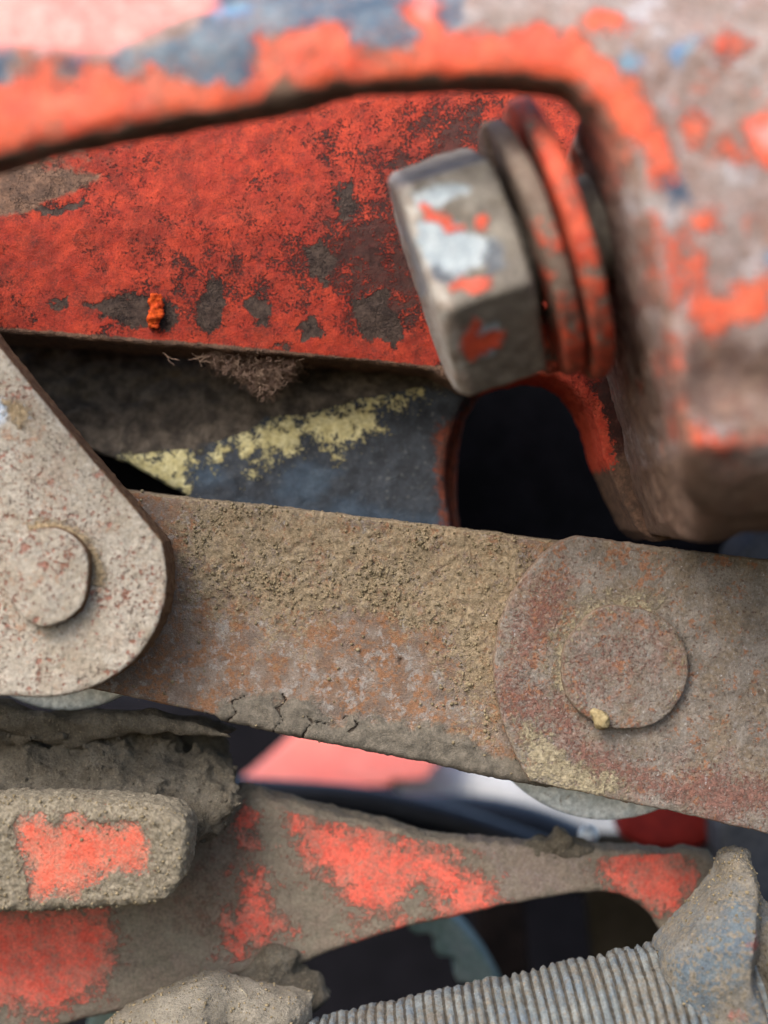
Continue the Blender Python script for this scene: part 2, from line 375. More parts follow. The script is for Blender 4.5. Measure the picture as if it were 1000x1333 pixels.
M['knuckle'] = layered('dusty blue grey casting', ((110, 104, 94), (134, 128, 118), 3), [
    dict(attr='blue', sc=5, amp=.4, w=.15, c1=(84, 100, 114), c2=(104, 118, 126), csc=6, rough=.8, op=.85),
    dict(sc=3, amp=1, sc2=16, amp2=1.2, thr=.06, w=.1, c1=(128, 118, 100), c2=(146, 134, 116), csc=15, op=.8),
    dict(sc=20, amp=1, thr=.11, w=.05, c1=(78, 72, 64), c2=(92, 84, 74), csc=15, op=.8),
    dict(sc=9, amp=1, thr=.12, w=.05, c1=(146, 132, 112), c2=(126, 112, 94), csc=15),
    dict(attr='paint', sc=8, amp=.5, w=.06, c1=(170, 86, 76), c2=(150, 92, 82), csc=9, op=.8),
    dict(sc=28, amp=1, thr=.2, w=.04, c1=(176, 176, 170), c2=(150, 150, 146), csc=20, op=.7),
], grain=(50, 1), bumpd=.04, rough=.95, spec=.15)
def plain(name, c1, c2, sc=3, rough=.7, spec=.4, metallic=0, grain=(20, .4)):
    return layered(name, (c1, c2, sc), (), rough=rough, grain=grain, spec=spec, metallic=metallic)
M['black'] = plain('void black', (14, 14, 18), (22, 21, 26), 2, .9, .1)  # near black base stands in for unlit depth
M['hood'] = plain('overexposed faded red hood', (250, 124, 100), (252, 136, 112), 1, .3, .7)  # faded red lightened further, overexposed brightness put into the base colour
M['white'] = plain('off white panel', (236, 232, 224), (242, 238, 232), 1, .3, .7)
M['rubber'] = plain('black rubber', (24, 24, 28), (34, 34, 38), 2, .35, .5)
M['teal'] = plain('grey teal casting', (112, 134, 126), (132, 146, 140), 3, .6)
M['olive'] = plain('dark olive panel', (62, 56, 44), (72, 64, 52), 2, .9, .1)
M['darkred'] = plain('dull red bracket', (150, 36, 30), (166, 46, 38), 2, .7)
M['umber'] = plain('dark umber panel', (48, 40, 38), (58, 48, 44), 2, .8, .1)
M['slate'] = plain('slate grey casting', (74, 76, 82), (90, 90, 94), 2, .8)
M['fibre'] = plain('dry fibre', (128, 104, 92), (150, 126, 108), 6, 1, .1)
M['straw'] = plain('pale straw', (170, 160, 136), (190, 180, 156), 6, 1, .1)

# ------------------------------------------------------------------ shared shapes
ICO = None
def grains(name, pts, rad, nrm, mat, parent):  # many crumbs as one part
    t = (1 + 5 ** .5) / 2
    IV = np.array([(-1,t,0),(1,t,0),(-1,-t,0),(1,-t,0),(0,-1,t),(0,1,t),(0,-1,-t),(0,1,-t),(t,0,-1),(t,0,1),(-t,0,-1),(-t,0,1)], float) / math.hypot(1, t)
    IF = np.array([(0,11,5),(0,5,1),(0,1,7),(0,7,10),(0,10,11),(1,5,9),(5,11,4),(11,10,2),(10,7,6),(7,1,8),(3,9,4),(3,4,2),(3,2,6),(3,6,8),(3,8,9),(4,9,5),(2,4,11),(6,2,10),(8,6,7),(9,8,1)])
    n = len(pts)
    S = rad[:, None, None] * (1 + .45 * (rng.random((n, 12, 1)) - .5)) * (.7 + .6 * rng.random((n, 1, 3)))
    V = pts[:, None, :] + IV[None] * S + (nrm * rad[:, None] * .15)[:, None, :]
    F = IF[None] + (np.arange(n) * 12)[:, None, None]
    o = link(name, mesh_from(name, V.reshape(-1, 3), F.reshape(-1, 3)), mat, parent)
    o['kind'] = 'stuff'; return o
def scatter(me, weight, n, rmin, rmax, origin):
    V, Nn = coords(me), normals(me)
    p = np.clip(weight, 0, None); p = p / p.sum()
    i = rng.choice(len(V), n, p=p)
    r = rmin + (rmax - rmin) * rng.random(n) ** 5
    return V[i] + np.array(origin) + rng.normal(0, .008, (n, 3)), r, Nn[i]
def strands(name, curves, r0, mat, parent=None, loc=None):
    V, F = [], []
    for P in curves:
        P = np.asarray(P, float); b = len(V); n = len(P); r = r0 * (.4 + 1.2 * random.random() ** 2)
        for i, p in enumerate(P):
            t = P[min(i + 1, n - 1)] - P[max(i - 1, 0)]; t /= np.linalg.norm(t) + 1e-9
            u = np.cross(t, (.3, .9, .2)); u /= np.linalg.norm(u) + 1e-9; v = np.cross(t, u)
            for k in range(4):
                a = k * math.pi / 2; V.append(p + r * (u * math.cos(a) + v * math.sin(a)))
        for i in range(n - 1):
            for k in range(4):
                F.append((b + i*4 + k, b + i*4 + (k+1) % 4, b + (i+1)*4 + (k+1) % 4, b + (i+1)*4 + k))
    return link(name, mesh_from(name, np.array(V), np.array(F)), mat, parent, loc)
def tube(name, path, r, mat, n=20):
    V, F = [], []
    P = np.asarray(path, float); m = len(P)
    for i, p in enumerate(P):
        t = P[min(i + 1, m - 1)] - P[max(i - 1, 0)]; t /= np.linalg.norm(t)
        u = np.cross(t, (0, 1, 0)); u /= np.linalg.norm(u); v = np.cross(t, u)
        for k in range(n):
            a = 2 * math.pi * k / n; V.append(p + r * (u * math.cos(a) + v * math.sin(a)))
    for i in range(m - 1):
        for k in range(n):
            F.append((i*n + k, i*n + (k+1) % n, (i+1)*n + (k+1) % n, (i+1)*n + k))
    return link(name, mesh_from(name, np.array(V), np.array(F)), mat)
def cyl(c, r, y0, y1, k=.06):
    cx, cz = c
    return lambda X, Y, Z: smax(np.sqrt((X - cx) ** 2 + (Z - cz) ** 2) - r, smax(y0 - Y, Y - y1, k), k)

# ------------------------------------------------------------------ back of the machine
def slab(name, poly, Y, yf, yb, mat, vox=.15, k=.1, disp=0):
    x0, z0, x1, z1 = box_px(min(p[0] for p in poly), min(p[1] for p in poly), max(p[0] for p in poly), max(p[1] for p in poly), Y, .4)
    yl = yf if not callable(yf) else min(yf(p[0], p[1]) for p in poly)
    yh = yb if not callable(yb) else max(yb(p[0], p[1]) for p in poly)
    me = sculpt(name, body(poly, Y, yf, yb, k), (x0, yl - .4, z0), (x1, yh + .4, z1), vox)
    if disp:
        V = coords(me); displace(me, disp * fbm(V[:, 0], V[:, 1], V[:, 2], 1.5, 3, 5))
    return link(name, me, mat)
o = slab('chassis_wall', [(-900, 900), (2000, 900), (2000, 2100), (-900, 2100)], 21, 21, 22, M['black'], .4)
tag(o, None, None, kind='structure')
o = slab('void_backing', chaikin([(430, 330), (1500, 330), (1500, 900), (430, 900)], 1), 5, 5, 6, M['black'], .2, .3)  # near black sheet added to paint the deep shade of the opening
tag(o, 'near black void backing deep behind the arched opening', 'void backing')
hood_f = lambda px, py: 10 + np.clip((1018 - py) / 50, -1, 3.2) * 2.3
o = slab('hood_panel', chaikin([(296, 1020), (345, 992), (400, 950), (430, 860), (640, 860), (596, 1008), (420, 1019)], 1), 11, hood_f, lambda a, b: hood_f(a, b) + .6, M['hood'], .1, .1)
tag(o, 'faded and overexposed red sheet metal panel in the gap below the middle bar', 'panel')
def curve_px(pts, n=24):
    pts = np.array(pts, float); t = np.linspace(0, len(pts) - 1, n); i = np.clip(t.astype(int), 0, len(pts) - 2); f = (t - i)[:, None]
    P = pts[i] * (1 - f) + pts[i + 1] * f
    for _ in range(4): P[1:-1] = (P[:-2] + 2 * P[1:-1] + P[2:]) / 4
    return [(W((p[0], p[1]), p[2])[0], p[2], W((p[0], p[1]), p[2])[1]) for p in P]
o = tube('pale_drum', curve_px([(520, 1030, 13), (640, 1046, 13), (700, 1060, 13), (760, 1078, 13), (900, 1120, 13)]), .85, M['white'], 40)
tag(o, 'smooth off white rounded drum beside the faded red panel', 'drum')
o = tube('rubber_hose', curve_px([(150, 1020, 8), (330, 1034, 8), (480, 1042, 8), (620, 1078, 8), (760, 1130, 8), (900, 1200, 8)]), .3, M['rubber'])
tag(o, 'thin black rubber hose curving under the bright red panel', 'hose')
o = tube('rubber_hose', curve_px([(300, 1088, 9), (480, 1078, 9), (600, 1072, 9), (700, 1090, 9), (800, 1140, 9), (900, 1240, 9)]), .62, M['rubber'])
tag(o, 'thick black rubber hose sagging behind the lower arm', 'hose')
o = slab('red_bracket', chaikin([(800, 1040), (930, 1040), (945, 1105), (815, 1110)], 1), 5, 5, 6, M['darkred'], .1)
tag(o, 'dull red bracket blurred below the right fork plate', 'bracket')
o = slab('grey_casting', chaikin([(935, 1050), (1200, 1050), (1200, 1260), (990, 1240), (940, 1130)], 1), 4, 4, 6, M['slate'], .1)
tag(o, 'dark slate grey casting behind the pointed knuckle at right', 'casting')
o = slab('grey_casting', chaikin([(955, 730), (1010, 660), (1300, 640), (1300, 860), (955, 860)], 1), 3, 3, 4.5, M['slate'], .1)
tag(o, 'slate grey casting just showing between the frame corner and fork plate', 'casting')
o = slab('olive_panel', [(755, 1090), (980, 1090), (980, 1400), (790, 1400)], 7, 7, 7.6, M['olive'], .15)
tag(o, 'dark olive panel behind the arch of the lower arm', 'panel')
o = slab('umber_panel', [(610, 1120), (680, 1120), (705, 1420), (640, 1420)], 6.5, 6.5, 7.5, M['umber'], .12)
tag(o, 'narrow dark brown panel beside the toothed ring', 'panel')
o = slab('shade_backing', [(-400, 480), (330, 480), (330, 860), (-400, 860)], 3.2, 3.2, 4.2, M['black'], .12)  # black sheet added so the gap reads as shade, not sky
tag(o, 'black shade backing in the dark gap behind the left plate', 'shade backing')
# toothed ring
def ring_f(X, Y, Z):
    cx, cz = W((392, 1405), 4); r = np.sqrt((X - cx) ** 2 + (Z - cz) ** 2); a = np.arctan2(Z - cz, X - cx)
    t = np.clip(np.sin(a * 36) * 2.2, -1, 1) * .07
    return smax(smax(r - 3.52, (3.0 - t) - r, .05), smax(4 - Y, Y - 4.8, .05), .05)
cx, cz = W((392, 1405), 4)
o = link('toothed_ring', sculpt('toothed_ring', ring_f, (cx - 3.8, 3.8, cz - 3.8), (cx + 3.8, 5, cz + 3.8), .06), M['teal'])
tag(o, 'grey teal ring with inner teeth in the dark gap below the lower arm', 'gear ring')
# small bright dome added to stand for a sky glint behind the arm
cx, cz = W((766, 1087), 2.6)
def dome(X, Y, Z):
    return smax(np.sqrt((X - cx) ** 2 + (Y - 2.6) ** 2 + (Z - cz) ** 2) - .16, -(Z - cz) - .12, .03)
o = link('glint_dome', sculpt('glint_dome', dome, (cx - .3, 2.2, cz - .3), (cx + .3, 3, cz + .3), .03), M['zinc'])
tag(o, 'tiny bright dome added for a sky glint above the lower arm', 'nut')

# ------------------------------------------------------------------ dark casting with yellow paint
P = [(-250, 330), (640, 330), (640, 470), (622, 496), (598, 535), (584, 580), (579, 625), (588, 690), (590, 740), (270, 760), (242, 645), (165, 603), (90, 575), (-250, 540)]
YB = 1.6
ridge = [(150, 595), (240, 590), (300, 570), (420, 535), (555, 505), (600, 490)]
def yfb(px, py):
    ry = np.interp(px, [p[0] for p in ridge], [p[1] for p in ridge])
    t = np.clip((ry - py) / 90, -.3, 1.6)
    return YB - .05 + np.where(t > 0, .55 * t, .12 * t)
x0, z0, x1, z1 = box_px(-250, 330, 640, 760, YB, .3)
P2 = [(400, 440), (690, 440), (660, 488), (630, 508), (608, 545), (599, 590), (598, 640), (606, 740), (400, 740)]
f1, f2 = body(P, YB, yfb, 3.2, .12), body(P2, YB, 2.0, 3.6, .12)
x1 += .6
me = sculpt('dark_casting', lambda X, Y, Z: smin(f1(X, Y, Z), f2(X, Y, Z), .06), (x0, 1.2, z0), (x1, 3.9, z1), .037)
V = coords(me); px, py = to_px(V[:, 0], V[:, 2], YB)
ry = np.interp(px, [p[0] for p in ridge], [p[1] for p in ridge])
up = (ry - py) / 100
gr = np.clip(up + .02 + .1 * fbm(px, py, px * 0, .03, 3, 3), -1, 1)
displace(me, np.where(gr > 0, .10 * fbm(V[:, 0], V[:, 1], V[:, 2], 3, 5, 9, .6) * np.clip(gr * 6, 0, 1), .015 * fbm(V[:, 0], V[:, 1], V[:, 2], 8, 3, 4)))
ypoly = [[(160, 598), (200, 592), (248, 588), (240, 645), (200, 625)], [(275, 580), (330, 562), (345, 545), (400, 545), (440, 530), (500, 522), (495, 555), (470, 570), (450, 592), (420, 585), (405, 568), (385, 605), (355, 592), (350, 612), (330, 620), (335, 590), (300, 585), (282, 608), (272, 600)],
         [(430, 535), (470, 522), (555, 507), (552, 516), (500, 533), (440, 548)], [(420, 560), (470, 548), (492, 530), (488, 560), (460, 585), (425, 595)]]
attr(me, 'yellow', np.maximum(pmask(ypoly[1:], px, py, 10, .05, 5) - .03, pmask(ypoly[:1], px, py, 5, .05, 5) + .04))
attr(me, 'grime', gr - .5 * (pmask(ypoly, px, py) > -.03))
attr(me, 'blue', pmask([[(240, 600), (310, 590), (300, 640), (250, 640)], [(355, 600), (440, 605), (420, 650), (360, 655)], [(300, 650), (590, 660), (590, 700), (300, 700)]], px, py, 20, .02, 2) - .05)
attr(me, 'rust', pmask([[(572, 560), (600, 520), (640, 480), (700, 480), (640, 740), (590, 740), (575, 650), (560, 610)]], px, py, 14, .03, 2) - .02)
o = link('dark_casting', me, M['block']); tag(o, 'greasy black casting with a flaked yellow paint streak behind the middle bar', 'casting')
# fibre clump caught under the arm
cur = []
for i in range(1500):
    t = random.random()
    sx = 285 + 100 * t + random.gauss(0, 10); sy = 468 + random.gauss(0, 5)
    dp = (6 + 42 * math.exp(-((sx - 345) / 34) ** 2)) * random.random()
    p = np.array([*W((sx, sy), 1.2), 0.]); pts = []
    a = random.uniform(0, 6.28); q = np.array([p[0], 1.0 + random.uniform(-.25, .35), p[1]])
    q[2] -= dp / 100
    d = np.array([math.cos(a), .4 * random.gauss(0, 1), math.sin(a)])
    for k in range(9):
        pts.append(q.copy()); q = q + d * .02; d = d + np.array([random.gauss(0, .6), random.gauss(0, .4), random.gauss(0, .6)]); d /= np.linalg.norm(d)
    cur.append(pts)
for i in range(18):
    sx = 215 + 120 * random.random(); q = np.array([W((sx, 466), 1)[0], .75, W((sx, 462), 1)[1]]); d = np.array([random.gauss(0, 1), 0, -.4]); pts = []
    for k in range(8):
        pts.append(q.copy()); d /= np.linalg.norm(d); q = q + d * .035; d = d + np.array([random.gauss(0, .5), 0, random.gauss(-.1, .4)])
    cur.append(pts)
o = strands('fibre_clump', cur, .0036, M['fibre']); tag(o, 'brown tuft of dry fibres caught under the upper red arm', 'fibre clump')

# ------------------------------------------------------------------ upper red arm with the arched end
YA = .7
P = [(-300, 90), (500, 90), (1050, 150), (1050, 640), (880, 700), (848, 705), (826, 690), (803, 645), (783, 600), (774, 560), (762, 532), (742, 507), (718, 493), (692, 490), (655, 497), (622, 508), (600, 506), (560, 484), (480, 473), (300, 458), (0, 436), (-300, 410)]
x0, z0, x1, z1 = box_px(-300, 90, 1050, 705, YA, .3)
yfa = lambda px, py: YA - .25 * np.clip((px - 560) / 250, 0, 1) + .25 * np.clip((260 - py) / 200, -.2, 1) - .3 * np.clip((300 - px) / 600, 0, 1)
me = sculpt('upper_arm', body(P, YA, yfa, 2.0, .07), (x0, 0, z0), (x1, 2.4, z1), .035)
V = coords(me); N_ = normals(me); px, py = to_px(V[:, 0], V[:, 2], YA)
displace(me, .02 * fbm(V[:, 0], V[:, 1], V[:, 2], 2.5, 5, 3) + .012 * fbm(V[:, 0], V[:, 1], V[:, 2], 14, 3, 8))
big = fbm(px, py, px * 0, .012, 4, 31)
paint = .25 + .17 * big - .35 * np.clip((170 - px) / 200, 0, 1) * np.clip((300 - py) / 50, 0, 1)  # less red at top left: dirt plus the frame lip's shade in colour
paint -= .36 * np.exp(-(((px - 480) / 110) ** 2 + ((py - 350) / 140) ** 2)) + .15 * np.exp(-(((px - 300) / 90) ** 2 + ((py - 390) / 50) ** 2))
paint -= .3 * np.exp(-(((px - 600) / 90) ** 2 + ((py - 200) / 90) ** 2))  # shade by the top of the bolt painted in as missing red
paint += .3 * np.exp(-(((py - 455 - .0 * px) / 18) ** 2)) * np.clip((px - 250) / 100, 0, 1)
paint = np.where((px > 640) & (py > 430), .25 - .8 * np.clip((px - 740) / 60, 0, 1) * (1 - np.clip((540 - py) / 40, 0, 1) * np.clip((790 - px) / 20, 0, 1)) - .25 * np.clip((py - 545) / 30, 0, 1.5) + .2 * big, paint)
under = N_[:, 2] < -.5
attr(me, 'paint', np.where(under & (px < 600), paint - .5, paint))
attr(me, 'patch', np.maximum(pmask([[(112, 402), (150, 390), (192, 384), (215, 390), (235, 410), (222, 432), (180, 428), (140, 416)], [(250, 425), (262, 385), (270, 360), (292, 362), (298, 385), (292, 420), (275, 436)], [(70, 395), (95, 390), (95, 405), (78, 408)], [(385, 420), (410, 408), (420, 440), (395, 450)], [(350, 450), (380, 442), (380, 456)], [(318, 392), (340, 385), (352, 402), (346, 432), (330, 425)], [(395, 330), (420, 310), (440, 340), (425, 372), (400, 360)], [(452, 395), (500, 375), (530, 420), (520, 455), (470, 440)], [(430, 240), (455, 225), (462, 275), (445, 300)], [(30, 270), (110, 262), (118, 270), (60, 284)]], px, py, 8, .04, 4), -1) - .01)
dust = -.35 + np.clip(pmask([[(-300, 200), (70, 222), (125, 236), (80, 258), (20, 280), (-300, 310)]], px, py, 8, .03, 7) * 3 + .3, 0, .8) + .5 * np.clip((330 - px) / 330, 0, 1) * np.clip((300 - py) / 110, 0, 1) + np.where(under, .4, 0) + .5 * np.clip((py - 550) / 60, 0, 1) * (px > 700)  # brown dirt at top left also carries shade under the lip
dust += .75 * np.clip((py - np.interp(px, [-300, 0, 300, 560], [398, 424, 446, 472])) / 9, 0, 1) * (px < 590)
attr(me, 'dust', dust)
rim = lsdf([(640, 500), (692, 488), (720, 492), (744, 506), (764, 532), (776, 560), (784, 600)], px, py)
attr(me, 'rim', np.clip((13 - rim) / 60, -.4, .25))
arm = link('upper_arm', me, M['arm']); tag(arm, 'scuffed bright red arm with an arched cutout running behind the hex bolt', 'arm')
# paint blister
c = (*W((203, 404), YA - .1),)
def blis(X, Y, Z):
    d = 9.
    for dx, dz, r in ((0, 0, .12), (.03, .16, .09), (-.02, -.15, .1), (.06, -.05, .09), (-.05, .08, .07)):
        d = smin(np.sqrt((X - c[0] - dx) ** 2 + ((Y - YA + .16) * 1.5) ** 2 + (Z - c[1] - dz) ** 2) - r, d, .06)
    return d
me = sculpt('paint_blister', blis, (c[0] - .4, 0, c[1] - .5), (c[0] + .4, 1, c[1] + .5), .018)
V = coords(me); displace(me, .08 * fbm(V[:, 0], V[:, 1], V[:, 2], 7, 4, 2, .7) - .02)
M['orange'] = plain('orange blister', (204, 84, 34), (170, 60, 30), 9, .9, .1, grain=(50, 1))
link('paint_blister', me, M['orange'], arm)

# ------------------------------------------------------------------ front frame
YF = -4.0
outer = [(-300, -400), (1500, -400), (1500, 690), (1000, 684), (940, 712), (915, 700), (898, 640), (892, 560), (878, 470), (872, 380), (858, 290), (830, 215), (790, 168), (740, 146), (680, 140), (560, 142), (430, 150), (330, 172), (180, 200), (0, 238), (-300, 290)]
TOP = [W(p, YF) for p in outer]
legp = [W(p, YF) for p in chaikin([(1500, 60), (1500, 690), (1040, 690), (965, 716), (945, 700), (925, 640), (905, 560), (880, 470), (854, 390), (812, 230), (768, 80), (900, 40)], 1)]
TOP = [(x, z * 1.07 if z > 3 else z) for x, z in TOP]
def frame_f(X, Y, Z):
    px, py = to_px(X, Z, YF)
    fr = -4.0 + .9 * np.clip((60 - py) / 160, 0, 3) ** 1.5 + 1.35 * np.clip((py - 578) / 135, 0, 1.15) ** 1.2 * np.clip((px - 700) / 100, 0, 1) + .2 * np.exp(-((py - 505) / 48) ** 2) * np.clip((px - 885) / 40, 0, 1)
    d = psdf(TOP, X, Z)
    a = smax(d, smax(fr - Y, Y + 3.35, .25), .24)
    l = psdf(legp, X, Z)
    taper = np.clip((Y + 4) / 4.8, 0, 1)
    b_ = smax(l + .1 * taper, smax(fr - Y, Y - .75, .4), .42) - .03
    n = .05 * fbm(X, Y, Z, .9, 4, 21)
    return smin(a, b_, .35) + n
x0, z0, x1, z1 = box_px(-250, -250, 1350, 720, YF, .2)
me = sculpt('front_frame', frame_f, (x0, -4.4, z0), (x1, 1.0, z1), .055)
V = coords(me); px, py = to_px(V[:, 0], V[:, 2], YF)
displace(me, .022 * fbm(V[:, 0], V[:, 1], V[:, 2], 4, 5, 3, .6))
N_ = normals(me); displace(me, .035 * np.clip((-N_[:, 0] - .3) * 3, 0, 1) * (V[:, 1] > -3.4) * fbm(V[:, 0], V[:, 1], V[:, 2], 3.5, 5, 13, .65)); wall = np.clip((V[:, 1] + 3.2) / 1.0, 0, 1)       # deep part of the opening's side
redp = [[(-300, 130), (0, 110), (60, 75), (80, 97), (120, 92), (135, 80), (160, 104), (195, 82), (215, 104), (260, 108), (318, 112), (336, 80), (342, 45), (400, 42), (440, 30), (455, 62), (500, 72), (535, 62), (545, 20), (570, 20), (580, 40), (650, 42), (700, 32), (750, 42), (775, 72), (800, 95), (838, 130), (872, 212), (866, 236), (845, 232), (820, 190), (790, 260), (700, 260), (-300, 330)],
        [(970, 155), (1010, 135), (1200, 150), (1200, 230), (975, 208)], [(884, 300), (902, 350), (925, 392), (1000, 366), (1000, 402), (930, 442), (908, 440), (896, 380)],
        [(885, 520), (905, 560), (940, 574), (995, 560), (990, 576), (930, 590), (900, 588), (880, 560)], [(835, 630), (850, 660), (875, 665), (880, 682), (850, 688), (832, 668)], [(775, 10), (800, 8), (825, 30), (790, 45), (770, 28)], [(525, 0), (575, -10), (570, 30), (540, 45)],
        [(866, 300), (880, 330), (890, 390), (876, 400)], [(872, 440), (882, 470), (880, 500), (870, 480)], [(905, 640), (930, 632), (925, 655)], [(850, 600), (862, 596), (866, 620), (852, 622)], [(840, 280), (852, 300), (868, 380), (856, 390)], [(940, 620), (970, 615), (965, 628)], [(935, 60), (950, 40), (970, 62), (950, 80)], [(900, 290), (925, 280), (930, 300), (910, 315)], [(895, 165), (912, 150), (916, 175), (900, 190)], [(935, 200), (950, 190), (955, 215)]]
attr(me, 'paint', pmask(redp, px, py, 10, .03, 8) - .9 * wall * np.clip(.35 - fbm(V[:, 0], V[:, 1], V[:, 2], 1.3, 4, 40), 0, 1) + .02)
attr(me, 'pale', pmask([[(-300, -300), (300, -300), (270, 0), (235, 18), (180, 45), (140, 68), (100, 62), (0, 55), (-300, 60)], [(535, -40), (575, -40), (570, 8), (545, 15)], [(975, 165), (1010, 150), (1200, 150), (1200, 200), (985, 196)]], px, py, 14, .02, 9))  # top left pink puts the extra light on the upturned face into colour
attr(me, 'blue', pmask([[(-20, 48), (18, 46), (20, 70), (8, 108), (-20, 110)], [(180, 72), (260, 30), (280, -40), (620, -60), (600, 20), (560, 60), (500, 66), (440, 66), (430, 30), (345, 45), (335, 110), (250, 108), (200, 104)], [(80, 70), (120, 68), (112, 98), (80, 94)], [(140, 72), (175, 60), (180, 100), (150, 95)], [(860, 240), (890, 230), (890, 270), (865, 275)]], px, py, 12, .025, 10))
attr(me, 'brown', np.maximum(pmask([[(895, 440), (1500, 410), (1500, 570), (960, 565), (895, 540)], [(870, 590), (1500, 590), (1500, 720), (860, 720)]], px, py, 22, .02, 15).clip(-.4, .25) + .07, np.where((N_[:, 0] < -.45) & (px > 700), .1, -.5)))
attr(me, 'azure', pmask([[(795, 80), (820, 66), (836, 85), (826, 105), (800, 98)], [(866, 72), (905, 48), (914, 58), (880, 88)], [(990, 330), (1010, 330), (1010, 350), (990, 350)], [(270, 0), (330, -10), (320, 20), (280, 20)]], px, py, 5, .04, 12) - .02)
notch = pmask([[(295, 178), (330, 150), (345, 128), (366, 96), (385, 108), (420, 128), (440, 170)]], px, py, 5, .04, 2)
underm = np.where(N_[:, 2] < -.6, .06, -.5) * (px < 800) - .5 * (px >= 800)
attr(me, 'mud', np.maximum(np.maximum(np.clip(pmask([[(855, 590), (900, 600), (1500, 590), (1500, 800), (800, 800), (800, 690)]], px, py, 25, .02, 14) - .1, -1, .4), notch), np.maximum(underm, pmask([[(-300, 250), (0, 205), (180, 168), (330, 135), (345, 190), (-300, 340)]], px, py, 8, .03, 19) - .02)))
fr = link('front_frame', me, M['frame']); tag(fr, 'large blurred cast frame in chipped red paint across the top and right', 'frame')

# ------------------------------------------------------------------ hex bolt and its washers
A_ = Vector((.94, -.01, .31)).normalized()       # from the head towards the frame
H0 = Vector((*[0], 0, 0)); hx, hz = W((548, 372), -2.0); H0 = Vector((hx, -2.0, hz))
U_ = A_.cross(Vector((0, 0, 1))).normalized(); V_ = A_.cross(U_).normalized()
def axial(X, Y, Z, roll=0):
    dx, dy, dz = X - H0.x, Y - H0.y, Z - H0.z
    t = dx * A_.x + dy * A_.y + dz * A_.z; u = dx * U_.x + dy * U_.y + dz * U_.z; v = dx * V_.x + dy * V_.y + dz * V_.z
    c_, s_ = math.cos(roll), math.sin(roll)
    return t, u * c_ - v * s_, u * s_ + v * c_
HR = 1.24; HT = 1.08
ROLL = math.radians(8)
def head_f(X, Y, Z):
    t, u, v = axial(X, Y, Z, ROLL)
    d = -9.
    for k in range(3):
        a = k * math.pi / 3
        d = np.maximum(d, np.abs(u * math.cos(a) + v * math.sin(a)) - HR)
    r = np.sqrt(u * u + v * v)
    ch = (r - HR * 1.06) * .6 - (t - 0.02) * .8      # chamfer on the outer end
    ch2 = (r - HR * 1.1) * .6 + (t - HT) * .8
    return smax(smax(smax(d, ch, .06), ch2, .06), smax(-t, t - HT, .06), .06) + .014 * fbm(X, Y, Z, 1.6, 3, 41)
lo = (H0.x - 1.8, H0.y - 1.8, H0.z - 1.8); hi = (H0.x + 2.2, H0.y + 2.2, H0.z + 2.2)
bolt = empty('hex_bolt', H0)
me = sculpt('head', head_f, lo, hi, .045)
V = coords(me); displace(me, .014 * fbm(V[:, 0], V[:, 1], V[:, 2], 5, 4, 5) - .05 * np.clip(vnoise(V[:, 0], V[:, 1], V[:, 2], 2.6, 15) - .5, 0, 1))
t, u, v = axial(V[:, 0], V[:, 1], V[:, 2])
pxp = 500 + 100 * D * V[:, 0] / (D + V[:, 1]); pyp = 666.5 - 100 * D * V[:, 2] / (D + V[:, 1])
attr(me, 'bare', pmask([[(538, 255), (570, 236), (605, 240), (608, 252), (580, 265), (545, 272)], [(545, 285), (580, 290), (610, 300), (640, 312), (642, 328), (625, 345), (590, 362), (560, 350), (548, 320)], [(522, 285), (535, 300), (560, 380), (550, 385)], [(612, 425), (650, 420), (655, 440), (630, 465), (615, 455)]], pxp, pyp, 7, .04, 3))
attr(me, 'paint', pmask([[(545, 262), (565, 270), (590, 290), (605, 297), (590, 300), (555, 285)], [(580, 370), (610, 365), (640, 355), (646, 368), (615, 380), (585, 382)], [(600, 440), (620, 415), (625, 430), (618, 440), (660, 430), (655, 445), (620, 465), (598, 465)], [(618, 282), (632, 280), (638, 295), (622, 298)], [(528, 340), (545, 400), (562, 450), (552, 450), (535, 390)]], pxp, pyp, 6, .05, 4))
attr(me, 'dark', pmask([[(565, 345), (600, 362), (580, 370), (562, 362)], [(625, 330), (650, 312), (658, 345), (640, 355)]], pxp, pyp, 6, .05, 4))
attr(me, 'edge', .25 - np.abs(t) * 1.6)
link('head', me, M['bolt'], bolt)
def ring(t0, t1, ri, ro, k=.05, gap=None, off=(0, 0), helix=0):
    def f(X, Y, Z):
        t, u, v = axial(X, Y, Z); u = u - off[0]; v = v - off[1]; r = np.sqrt(u * u + v * v)
        if gap is not None:
            a = np.arctan2(v, u); da = (a - gap + np.pi) % (2 * np.pi) - np.pi
            t = t - helix * da / (2 * np.pi)
        d = smax(smax(r - ro, ri - r, k), smax(t0 - t, t - t1, k), k)
        if gap is not None: d = np.maximum(d, .12 - np.abs(da) * r * np.where(np.abs(da) < 1.5, 1, 99))
        return d
    return f
def shank(X, Y, Z):
    t, u, v = axial(X, Y, Z); r = np.sqrt(u * u + v * v)
    return smax(r - .62 , smax(HT - .05 - t, t - 3.6, .03), .03)
me = sculpt('shank', shank, lo, (H0.x + 4, H0.y + 2.6, H0.z + 2.4), .06)
for n_ in ('bare', 'paint', 'dark', 'edge'): attr(me, n_, np.full(len(me.vertices), -1.))
link('shank', me, M['bolt'], bolt)
tag(bolt, 'tilted hex bolt with worn flats, flecked orange and bare silver', 'bolt')
def washer(name, f, label, cat, paint):
    me = sculpt(name, f, (H0.x - .6, H0.y - 2.2, H0.z - 2.4), (H0.x + 3.2, H0.y + 2.6, H0.z + 2.6), .05)
    V = coords(me); displace(me, .014 * fbm(V[:, 0], V[:, 1], V[:, 2], 3, 3, 5)); t, u, v = axial(V[:, 0], V[:, 1], V[:, 2])
    attr(me, 'paint', paint(V)); o = link(name, me, M['washer_red']); tag(o, label, cat)
